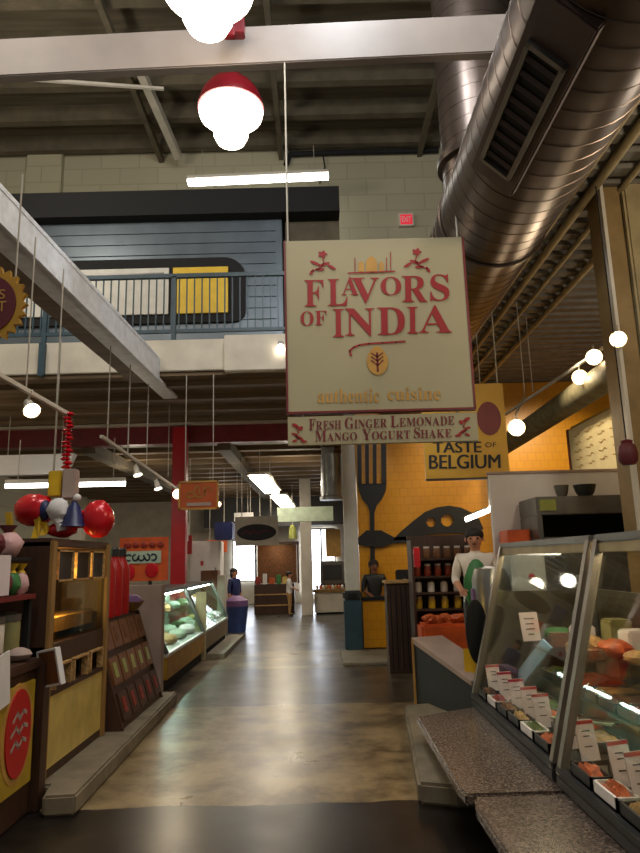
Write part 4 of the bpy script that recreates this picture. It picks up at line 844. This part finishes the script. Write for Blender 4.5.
def deli(y0, y1, which):
    t = thing('deli_case', '%s glass deli case with slanted front on the granite ledge' % which, 'display case', (1.7, (y0+y1)/2, .3), 'glass deli cases on the right')
    xb, xt, D = 1.22, 1.57, 2.35
    MB().box(xb, D, y0, y1, .3, .36).box(xb-.0, xb+.04, y0, y1, .36, .40).build('base_frame', 'charcoal', t, bevel=.006)
    MB().box(xb+.05, D-.04, y0+.02, y1-.02, .36, .40).build('deck', 'steel', t)
    MB().box(1.72, D-.04, y0+.02, y1-.02, .40, .54).build('step_deck', 'steel', t)
    MB().box(D-.04, D, y0, y1, .3, 1.2).build('back_wall', 'case_dark', t)
    MB().box(xt-.02, D, y0, y1, 1.555, 1.60).build('top', 'dull_steel', t, bevel=.008)
    for y in (y0, y1-.06):
        p = MB().bar((xb+.02, y+.03, .36), (xt+.0, y+.03, 1.57), .045, .05).build('frame_post', 'case_frame', t)
        MB().box(D-.05, D, y, y+.06, 1.2, 1.56).build('rear_post', 'dull_steel', t)
    MB().prism([(xb+.03, y0+.06, .39), (xb+.03, y1-.06, .39), (xt, y1-.06, 1.555), (xt, y0+.06, 1.555)], (.008, 0, -.002)).build('front_glass', 'clear_glass', t)
    if which == 'farther':
        MB().prism([(xb+.30, y1-.025, 1.21), (D-.04, y1-.025, 1.21), (D-.04, y1-.025, 1.55), (xt+.02, y1-.025, 1.55)], (0, .008, 0)).build('end_glass', 'clear_glass', t)
        MB().prism([(xb+.06, y1-.03, .40), (D-.04, y1-.03, .40), (D-.04, y1-.03, 1.2), (xb+.28, y1-.03, 1.2)], (0, .02, 0)).build('end_panel', 'case_dark', t)
    MB().box(1.62, D-.05, y0+.08, y1-.08, .80, .815).build('upper_shelf', 'dark_glass', t)
    MB().box(xt-.015, xt+.005, y0, y1, 1.50, 1.555).build('header', 'tan_post', t, bevel=.004)
    MB().box(xt+.05, xt+.10, y0+.15, y1-.15, 1.525, 1.553).build('light_tube', 'case_glow', t)
    n_ = 6
    for k in range(n_):
        y = y0+.12+k*(y1-y0-.24)/n_; w = (y1-y0-.24)/n_-.03
        for row, (xa, xc, z) in enumerate(((1.25, 1.36, .40), (1.44, 1.70, .40), (1.76, 2.22, .54))):
            tt = thing('food_tray', '%s %s tray of food counted from the near end of the %s deli case' % (ordn[k], ['front', 'middle', 'rear'][row], which), 'tray', ((xa+xc)/2, y+w/2, z), 'food trays in the %s deli case' % which)
            m = MB(); m.box(xa, xc, y, y+w, z, z+.012)
            for a in ((xa, xa+.012, y, y+w), (xc-.012, xc, y, y+w), (xa, xc, y, y+.012), (xa, xc, y+w-.012, y+w)): m.box(*a, z, z+.06)
            m.build('pan', 'steel' if row else ('paper' if k % 3 == 1 else 'charcoal'), tt)
            f = MB(); nx_, ny_ = 7, 6; vs = []
            for i in range(nx_):
                for j in range(ny_):
                    e = 0 if i in (0, nx_-1) or j in (0, ny_-1) else random.uniform(.02, .05)
                    vs.append((xa+.014+(xc-xa-.028)*i/(nx_-1), y+.014+(w-.028)*j/(ny_-1), z+.035+e))
            f.add(vs, [(i*ny_+j, (i+1)*ny_+j, (i+1)*ny_+j+1, i*ny_+j+1) for i in range(nx_-1) for j in range(ny_-1)])
            f.build('food', foods[(k*3+row*2+(which == 'nearer')) % 8], tt, smooth=True)
deli(3.86, 5.80, 'farther'); deli(1.88, 3.80, 'nearer')
cards = [(492, 703), (504, 712), (516, 722), (529, 732), (541, 742), (570, 768), (586, 780), (621, 810), (640, 828)]
cl = ['', 'second price card from the far end of the deli case', 'third price card from the far end of the deli case', 'fourth price card from the far end of the deli case', 'fifth price card, last one left of the middle frame posts', 'price card just right of the middle deli frame posts', 'second price card right of the middle frame posts', 'third price card right of the middle frame posts', 'price card cut by the right picture edge']
for i, (cx_, cy_) in enumerate(cards):
    y = pt(cx_, cy_, X=1.39).y
    M = Matrix.Rotation(R(16 if i > 4 else 12), 3, 'Z') @ Matrix.Rotation(R(-12), 3, 'X')
    c = Vector((1.395, y, .525))
    cl[0] = 'far'
    t = thing('price_card', 'white ' + cl[i] if not cl[i].startswith('far') else 'white price card nearest the far end of the deli case', 'price card', (1.395, y, .41), 'price cards in the deli cases')
    MB().cbox(c, (.115, .006, .2), M).build('card', 'pink_paper', t)
    MB().cbox(c + M @ Vector((0, -.002, .088)), (.115, .006, .018), M).build('header', 'red_paint', t)
    q = MB()
    for k, (w, zo) in enumerate(((.05, .045), (.04, .02), (.05, -.03))): q.cbox(c + M @ Vector((0, -.004, zo)), (w, .002, .006), M)
    q.build('print', 'ink', t)
    MB().cbox(c + M @ Vector((0, .03, -.1)), (.1, .08, .006), M).build('foot', 'clear_glass', t)
c = Vector((1.67, 5.52, .935)); M = Matrix.Rotation(R(15), 3, 'Z') @ Matrix.Rotation(R(-10), 3, 'X')
t = thing('price_card', 'large pinkish price card on the upper glass shelf of the farther deli case', 'price card', (1.67, 5.52, .815), 'price cards in the deli cases')
MB().cbox(c, (.16, .006, .22), M).build('card', 'pink_paper', t)
q = MB()
for w, zo in ((.09, .06), (.07, .02), (.08, -.02), (.05, -.06)): q.cbox(c + M @ Vector((0, -.004, zo)), (w, .002, .009), M)
q.build('print', 'ink', t)
lq = [pt(508, 682, X=1.60), pt(518, 688, X=1.60), pt(549, 650, X=1.68), pt(540, 641, X=1.68)]
tag(MB().prism(lq, (.012, 0, 0)).build('blue_reflection', 'light_blue'), 'pale blue glass reflection built as a slab inside the farther deli case', 'lid')  # solid slab coloured as a reflection on the case glass
for i, (y, z, w_, h_, m, l) in enumerate(((5.6, .54, .2, .16, 'food_brown', 'brown packet stack at the far back corner of the farther deli case'), (5.25, .6, .22, .2, 'paper', 'white packet stack under the large price card'), (4.85, .6, .2, .22, 'charcoal', 'dark packet stack at the back of the farther deli case'), (4.35, .6, .24, .2, 'food_green', 'green packet stack behind the middle frame posts'))):
    tag(MB().box(2.1, 2.28, y-w_/2, y+w_/2, .60, .60+h_).build('packet_stack', m, bevel=.015), l, 'packet', 'packet stacks at the back of the deli case')
for i, (x, y, m, s, l) in enumerate(((1.9, 5.55, 'green', .09, 'green herb bunch on the upper deli shelf'), (1.92, 4.95, 'food_tan', .09, 'tan bread heap on the upper deli shelf by the middle'), (1.95, 4.62, 'food_orange', .1, 'orange bread heap on the upper deli shelf near the frame posts'), (1.95, 4.3, 'food_tan', .07, 'small tan bread heap on the upper deli shelf beside the posts'), (1.95, 3.3, 'food_brown', .12, 'brown bread heap on the upper shelf of the nearer deli case'))):
    tag(MB().ball((x, y, .815+s*.6), s*1.2, s*1.4, s*.6, 12, 7, .15).build('bread_heap', m, smooth=True), l, 'food')
for i, (x, y, w_, h_, m, l) in enumerate(((2.15, 5.62, .16, .22, 'charcoal', 'dark carton at the far end of the upper deli shelf'), (2.0, 5.30, .14, .14, 'pink_paper', 'pinkish carton behind the large price card'), (2.18, 5.1, .2, .2, 'olive', 'olive carton at the back of the upper deli shelf'), (1.8, 5.22, .1, .1, 'food_brown', 'small brown carton near the glass beside the blue reflection'), (2.15, 4.75, .18, .16, 'paper', 'white carton at the back of the upper deli shelf'), (1.78, 4.8, .12, .08, 'food_tan', 'flat tan carton on the upper shelf near the glass'), (1.74, 4.5, .14, .07, 'food_brown', 'flat brown carton on the upper shelf left of the frame posts'))):
    tag(MB().box(x-.08, x+.08, y-w_/2, y+w_/2, .815, .815+h_).build('carton', m, bevel=.012), l, 'carton', 'cartons on the upper deli shelf')
tag(MB().box(2.05, 2.06, 3.05, 3.5, .62, .82).build('grey_placard', 'dull_steel'), 'grey placard standing at the back of the nearer deli case', 'placard')
tg_ = thing('tongs', 'pale green handled tongs lying across a front tray by the frame posts', 'tongs', (1.5, 4.1, .5))
MB().bar((1.44, 4.46, .49), (1.66, 4.06, .53), .03, .012).build('arm', 'mint', tg_); MB().bar((1.48, 4.49, .49), (1.70, 4.09, .53), .03, .012).build('arm', 'steel', tg_)

# behind the case
hd_ = thing('partition_wall', 'white partition panel behind the deli stall', 'partition', (2.6, 7.3, .28))
MB().box(1.89, 3.41, 7.25, 7.33, .28, 2.37).build('panel', 'paper', hd_, bevel=.006)
MB().box(1.88, 3.41, 7.24, 7.34, 2.37, 2.40).build('cap', 'plaster_pink', hd_)
ov2 = thing('oven', 'stainless oven with a black slot opening in front of the white partition', 'oven', (2.7, 6.8, .28))
ob_ = MB(); ob_.box(2.17, 3.40, 6.62, 7.2, .95, 1.66); ob_.box(2.17, 3.40, 6.62, 7.2, 1.88, 2.06); ob_.box(2.17, 2.22, 6.62, 7.2, 1.66, 1.88); ob_.box(3.3, 3.4, 6.62, 7.2, 1.66, 1.88)
ob_.build('body', 'dull_steel', ov2, bevel=.008)
MB().box(2.22, 3.3, 7.1, 7.18, 1.66, 1.88).build('cavity', 'matt_black', ov2); MB().box(2.22, 3.3, 6.64, 7.1, 1.655, 1.665).build('conveyor', 'matt_black', ov2)
for x in (2.2, 3.32): MB().box(x, x+.06, 6.7, 6.76, .28, .95).build('leg', 'dull_steel', ov2)
MB().box(2.2, 2.36, 6.605, 6.62, 1.92, 2.03).build('control_panel', 'yellow_glass', ov2)
for nme, x, r_, m, l in (('bowl', 2.76, .115, 'charcoal', 'dark bowl on top of the stainless oven'), ('bowl', 2.52, .075, 'dull_steel', 'small grey bowl left of the dark bowl on the oven')):
    tag(MB().lathe((x, 6.85, 2.06), (0, 0, 1), [(r_*.5, 0), (r_*.8, .05), (r_, .13), (r_*.94, .13), (r_*.7, .05), (.01, .03)], 20, cap=False).build(nme, m, smooth=True), l, 'bowl', 'bowls on the oven')
bk = thing('back_counter', 'steel back counter behind the deli case', 'counter', (2.9, 5.0, .28))
MB().box(2.75, 3.35, 2.2, 5.4, .28, 1.12).build('body', 'dull_steel', bk, bevel=.01); MB().box(2.73, 3.37, 2.2, 5.42, 1.12, 1.17).build('worktop', 'steel', bk)
for i, (x, y, w, h, m, l) in enumerate(((2.85, 4.1, .34, .36, 'paper', 'white box on the back counter seen through the nearer case glass'), (2.9, 4.75, .3, .32, 'paper', 'white appliance on the back counter left of the frame posts'), (2.88, 5.2, .22, .26, 'matt_black', 'black appliance on the back counter right of the white appliance'))):
    t = thing('appliance', l, 'appliance', (x, y, 1.17), 'boxes on the deli back counter')
    MB().box(x-.02, x+.28, y-w/2, y+w/2, 1.17, 1.17+h).build('body', m, t, bevel=.015); MB().box(x-.03, x-.02, y-w*.35, y+w*.35, 1.2, 1.17+h*.6).build('front', 'dull_steel' if m != 'paper' else 'cream', t)
wf = thing('fridge', 'white low fridge seen through the far end glass of the deli case', 'fridge', (2.0, 6.5, .28))
MB().box(1.78, 2.1, 6.3, 6.7, .28, 1.5).build('body', 'paper', wf, bevel=.015); MB().box(1.80, 2.08, 6.28, 6.3, .4, 1.44).build('door', 'paper', wf); MB().ball((1.95, 6.26, 1.3), .03).build('knob', 'red_paint', wf, smooth=True)
lm = thing('chrome_canister', 'shiny canister beside the black oval board', 'canister', (1.62, 6.4, .28))
MB().lathe((1.60, 6.4, .28), (0, 0, 1), [(.16, 0), (.17, .03), (.17, 1.0), (.14, 1.1), (.03, 1.12)], 20).build('body', 'steel', lm, smooth=True); MB().box(1.42, 1.435, 6.35, 6.45, .8, 1.2).build('label', 'purple', lm)
tag(MB().box(1.93, 2.16, 6.85, 7.2, .28, 1.75).build('orange_cabinet', 'orange', bevel=.01) , 'orange cabinet standing left of the white partition', 'cabinet')
ltb = thing('light_fixture', 'bright white angled light over the jar shelves', 'light', (2.05, 8.5, 2.0))
MB().bar((1.87, 8.5, 1.955), (2.13, 8.52, 2.05), .07, .06).build('tube', 'tube_glow', ltb); MB().bar((1.85, 8.54, 1.98), (2.15, 8.56, 2.09), .12, .03).build('reflector', 'dull_steel', ltb)
MB().bar((2.15, 8.5, 2.05), (2.3, 8.52, 2.17), .05, .05).build('tube', 'tube_glow', ltb); MB().tube((2.2, 8.56, 2.1), (2.2, 8.56, 4.79), .008, 6).build('hanger', 'wire', ltb)
# post and menu on the right
pp = struct('column_tan', MB().box(2.66, 2.84, 5.55, 5.85, .28, 4.82), 'brown_post', bevel=.01)
MB().box(2.85, 3.2, 5.5, 5.9, .28, 4.82).build('pilaster', 'tan_post', pp, bevel=.02)
MB().box(2.64, 2.67, 5.5, 5.56, .28, 4.82).build('edge_strip', 'white_paint', pp)
mb_ = thing('menu_board', 'long cream menu board on the ochre right wall', 'menu', (3.4, 7.8, 2.7))
MB().box(3.36, 3.40, 6.2, 8.68, 2.40, 3.1).build('board', 'menu_cream', mb_); MB().box(3.35, 3.41, 8.68, 8.74, 2.36, 3.12).build('frame', 'dark_red', mb_)
for r_ in range(5):
    q = MB()
    for k in range(6):
        y = 6.5+.36*k; z = 2.98-.1*r_
        stroke(q, [(3.355, y, z), (3.355, y+.06, z+.02), (3.355, y+.11, z-.01), (3.355, y+.18+.05*random.random(), z+.01)], .012, (-1, 0, 0))
    q.build('menu_line', 'food_tan', mb_)
mg = thing('lantern', 'dark red lantern hanging beside the tan post', 'lantern', (2.56, 5.4, 2.2))
MB().lathe((2.56, 5.4, 2.2), (0, 0, 1), [(.05, 0), (.075, .03), (.08, .09), (.07, .15), (.04, .18)], 14).build('shade', 'maroon', mg, smooth=True); MB().lathe((2.56, 5.4, 2.38), (0, 0, 1), [(.045, 0), (.05, .02), (.02, .03)], 12).build('cap', 'dark_red', mg, smooth=True)
MB().tube((2.56, 5.4, 2.4), (2.56, 5.4, 4.8), .006, 6).build('cord', 'matt_black', mg)

# ================================================================== PEOPLE
def person(label, loc, rz, h, top_m, bot_m, skin_m, arms, apron=None, long_hair=False):
    """continuous skinned body; heights for a 1.0 tall figure facing -Y, then scaled by h"""
    J = {}; E = []; V = []
    def v(n, x, y, z, r, par=None):
        J[n] = len(V); V.append((x*h, y*h, z*h, r*h))
        if par is not None: E.append((J[par], J[n]))
    v('pelvis', 0, 0, .53, .085); v('waist', 0, 0, .62, .075, 'pelvis'); v('chest', 0, -.005, .73, .088, 'waist'); v('neckb', 0, .005, .825, .045, 'chest'); v('neck', 0, 0, .86, .034, 'neckb')
    v('jaw', 0, -.012, .89, .044, 'neck'); v('head', 0, -.005, .935, .062, 'jaw'); v('crown', 0, 0, .975, .045, 'head')
    for s, t in ((-1, 'l'), (1, 'r')):
        v(t+'hip', s*.055, 0, .49, .066, 'pelvis'); v(t+'knee', s*.06, -.01, .28, .043, t+'hip'); v(t+'ank', s*.062, .005, .05, .026, t+'knee'); v(t+'toe', s*.068, -.09, .018, .022, t+'ank')
        v(t+'sh', s*.115, 0, .80, .042, 'chest')
        el, wr = arms[0 if s < 0 else 1]
        v(t+'el', s*el[0], el[1], el[2], .03, t+'sh'); v(t+'wr', s*wr[0], wr[1], wr[2], .02, t+'el')
        d = (Vector((s*wr[0], wr[1], wr[2])) - Vector((s*el[0], el[1], el[2]))).normalized(); side = Vector((s*1, 0, 0)); side = (side - d*side.dot(d)).normalized()
        p = Vector((s*wr[0], wr[1], wr[2])) + d*.045
        v(t+'palm', *p, .019, t+'wr')
        for k in range(4):
            b = p + side*(-.018+.012*k) + d*.02; e_ = b + d*(.028+.006*(1.5-abs(k-1.5)))
            v(t+'f%da' % k, *b, .0065, t+'palm'); v(t+'f%db' % k, *(e_ + Vector((0, 0, -.012))), .0055, t+'f%da' % k)
        b = p - side*.026 - d*.012; v(t+'ta', *b, .0075, t+'palm'); v(t+'tb', *(b - side*.012 + d*.022), .006, t+'ta')
    me = bpy.data.meshes.new('body'); me.from_pydata([q[:3] for q in V], E, [])
    ob = bpy.data.objects.new('body', me); C.objects.link(ob)
    sk = ob.modifiers.new('s', 'SKIN'); 
    if not me.skin_vertices: me.attributes
    lay = me.skin_vertices[0].data if len(me.skin_vertices) else None
    if lay is None:
        bm = bmesh.new(); bm.from_mesh(me); bm.verts.layers.skin.verify(); bm.to_mesh(me); bm.free(); lay = me.skin_vertices[0].data
    for i, q in enumerate(V): lay[i].radius = (q[3]*1.1 if i in (J['chest'], J['pelvis'], J['waist']) else q[3],)*2; 
    lay[0].use_root = True
    sb_ = ob.modifiers.new('u', 'SUBSURF'); sb_.levels = 2; sb_.render_levels = 2
    m2 = bpy.data.meshes.new_from_object(ob.evaluated_get(bpy.context.evaluated_depsgraph_get())); bpy.data.objects.remove(ob)
    for q in (skin_m, top_m, bot_m, 'black'): m2.materials.append(MATS[q])
    wz = {}
    for p in m2.polygons:
        c = p.center/h; p.use_smooth = True
        hand = min((c - Vector((s*arms[i][1][0], arms[i][1][1], arms[i][1][2]))).length for i, s in ((0, -1), (1, 1))) < .1 and abs(c.x) > .06 and c.z < .8 and min(((c - Vector((s*arms[i][0][0], arms[i][0][1], arms[i][0][2]))).length for i, s in ((0, -1), (1, 1)))) > .06
        p.material_index = 0 if c.z > .845 or hand else 1 if c.z > .52 else 3 if c.z < .045 else 2
        if p.material_index == 2 and c.z > .4 and abs(c.x) > .14: p.material_index = 0
    m2.transform(Matrix.Scale(K, 4))
    t = thing('person', label, 'person', loc); t.rotation_euler.z = rz
    body = bpy.data.objects.new('body', m2); C.objects.link(body); body.parent = t
    def part(mb, nme, m):
        o = mb.build(nme, m); o.parent = t
        for p in o.data.polygons: p.use_smooth = True
        return o
    hb = MB().ball((0, .012*h, .955*h), .066*h, .07*h, .058*h, 14, 8)
    if long_hair: hb.ball((0, .04*h, .90*h), .06*h, .035*h, .07*h, 12, 7)
    part(hb, 'hair', 'hair_dark')
    for sx in (-1, 1): part(MB().ball((sx*.024*h, -.062*h, .932*h), .008*h), 'eye', 'black')
    part(MB().ball((0, -.069*h, .915*h), .010*h, .014*h, .014*h), 'nose', skin_m)
    part(MB().ball((0, -.056*h, .893*h), .018*h, .006*h, .004*h), 'mouth', 'maroon')
    for sx in (-1, 1): part(MB().ball((sx*.062*h, 0, .925*h), .007*h, .012*h, .018*h), 'ear', skin_m)
    if apron: part(MB().ball((0, -.03*h, .60*h), .095*h, .075*h, .2*h, 16, 10), 'apron', apron)
down = (((.15, .0, .64), (.16, -.02, .50)),)*2; work = (((.15, -.02, .65), (.11, -.14, .60)),)*2
person('person in black clothes standing behind the yellow fronted counter', (.98, 12.26, 0), R(10), 1.47, 'black', 'charcoal', 'dark_skin', work)
person('person with dark hair and green apron standing by the orange cabinet', (1.63, 7.05, .28), R(-15), 1.5, 'jar_white', 'charcoal', 'skin', work, 'green')
person('person in a white shirt standing in front of the far kiosk counter', (-.86, 19.2, 0), R(90), 1.2, 'paper', 'food_tan', 'skin', work)
person('person in dark blue clothes standing in the rear aisle on the left', (-2.0, 15.95, 0), R(60), 1.36, 'navy', 'charcoal', 'skin', down, None, True)

# ================================================================== LIGHT
def lamp(kind, name, loc, e, col, **kw):
    L = bpy.data.lights.new(name, kind); L.energy = e; L.color = col
    for k, v_ in kw.items(): setattr(L, k, v_)
    o = bpy.data.objects.new(name, L); C.objects.link(o); o.location = Vector(loc)*K; return o
# added fill lights without fixtures, high in the hall and out of view
for x, y in ((-3.6, 3.2), (2.6, 1.2), (-1.2, -.5), (-4.5, 7.4)): lamp('POINT', 'hall_fill', (x, y, 7.6), 330, (1, .9, .76), shadow_soft_size=.35)
lamp('POINT', 'hall_fill', (.2, 2.4, 8.2), 420, (.92, .95, 1), shadow_soft_size=.35)  # added cool light to brighten the beam along the left
for x in (1.7, 3.0, 4.4):  # added spots without fixtures that brighten the yellow wall
    q = lamp('SPOT', 'wall_fill', (x, 10.6, 4.3), 260, (1, .83, .55), spot_size=R(100), spot_blend=.8, shadow_soft_size=.1)
    q.rotation_euler = Vector((0, 1.9, -1.9)).to_track_quat('-Z', 'Y').to_euler()
q = lamp('SPOT', 'menu_fill', (2.45, 7.4, 3.9), 190, (1, .86, .62), spot_size=R(85), spot_blend=.7, shadow_soft_size=.1)  # added spot without a fixture, lifts the menu board
q.rotation_euler = Vector((.95, 0, -1.15)).to_track_quat('-Z', 'Y').to_euler()
lamp('POINT', 'stall_fill', (5.0, 6.2, 3.4), 130, (1, .9, .75), shadow_soft_size=.2)  # added out of view to light the corrugated deck
lamp('POINT', 'hall_fill', (.3, 4.4, 7.3), 330, (.88, .94, 1), shadow_soft_size=.3)  # second added cool light for the left beam's face
lamp('POINT', 'kiosk_fill', (-1.3, 20.3, 1.85), 14, (1, .75, .45), shadow_soft_size=.1)  # added warm fill inside the dark rear kiosk
lamp('POINT', 'rear_fill', (-1.9, 14.4, 2.9), 22, (1, .92, .8), shadow_soft_size=.15)  # added fill to whiten the fridge behind the left cases
lamp('POINT', 'stall_fill', (2.75, 2.9, 3.9), 150, (1, .82, .58), shadow_soft_size=.2)  # added out of view, warms the tan post, hood and duct underside
lamp('POINT', 'stall_fill', (-5.8, 9.4, 3.2), 35, (1, .84, .62), shadow_soft_size=.2)  # added fill for the soffit under the mezzanine
for x, y in ((-4, 14.5), (-3, 20), (-.6, 15)): lamp('POINT', 'rear_fill', (x, y, 3.2), 40, (1, .86, .66), shadow_soft_size=.2)  # added fill lights that lift the dim rear hall
w = bpy.data.worlds.new('hall'); bpy.context.scene.world = w; w.use_nodes = True
w.node_tree.nodes['Background'].inputs[0].default_value = (.62, .58, .52, 1); w.node_tree.nodes['Background'].inputs[1].default_value = .3

# ================================================================== CAMERA
cd = bpy.data.cameras.new('camera'); cd.sensor_fit = 'VERTICAL'; cd.sensor_height = 36; cd.lens = F/853*36; cd.clip_end = 200; cd.clip_start = .05
co = bpy.data.objects.new('camera', cd); C.objects.link(co)
co.matrix_world = Matrix.Translation(Vector((0, 0, H))*K) @ Matrix((rc_, uc_, -fv)).transposed().to_4x4()
s = bpy.context.scene; s.camera = co
s.view_settings.view_transform = 'Standard'; s.view_settings.look = 'None'; s.view_settings.gamma = 1; s.view_settings.exposure = -.28
s.cycles.max_bounces = 8; s.cycles.transparent_max_bounces = 16; s.cycles.sample_clamp_indirect = 4; s.cycles.use_denoising = True
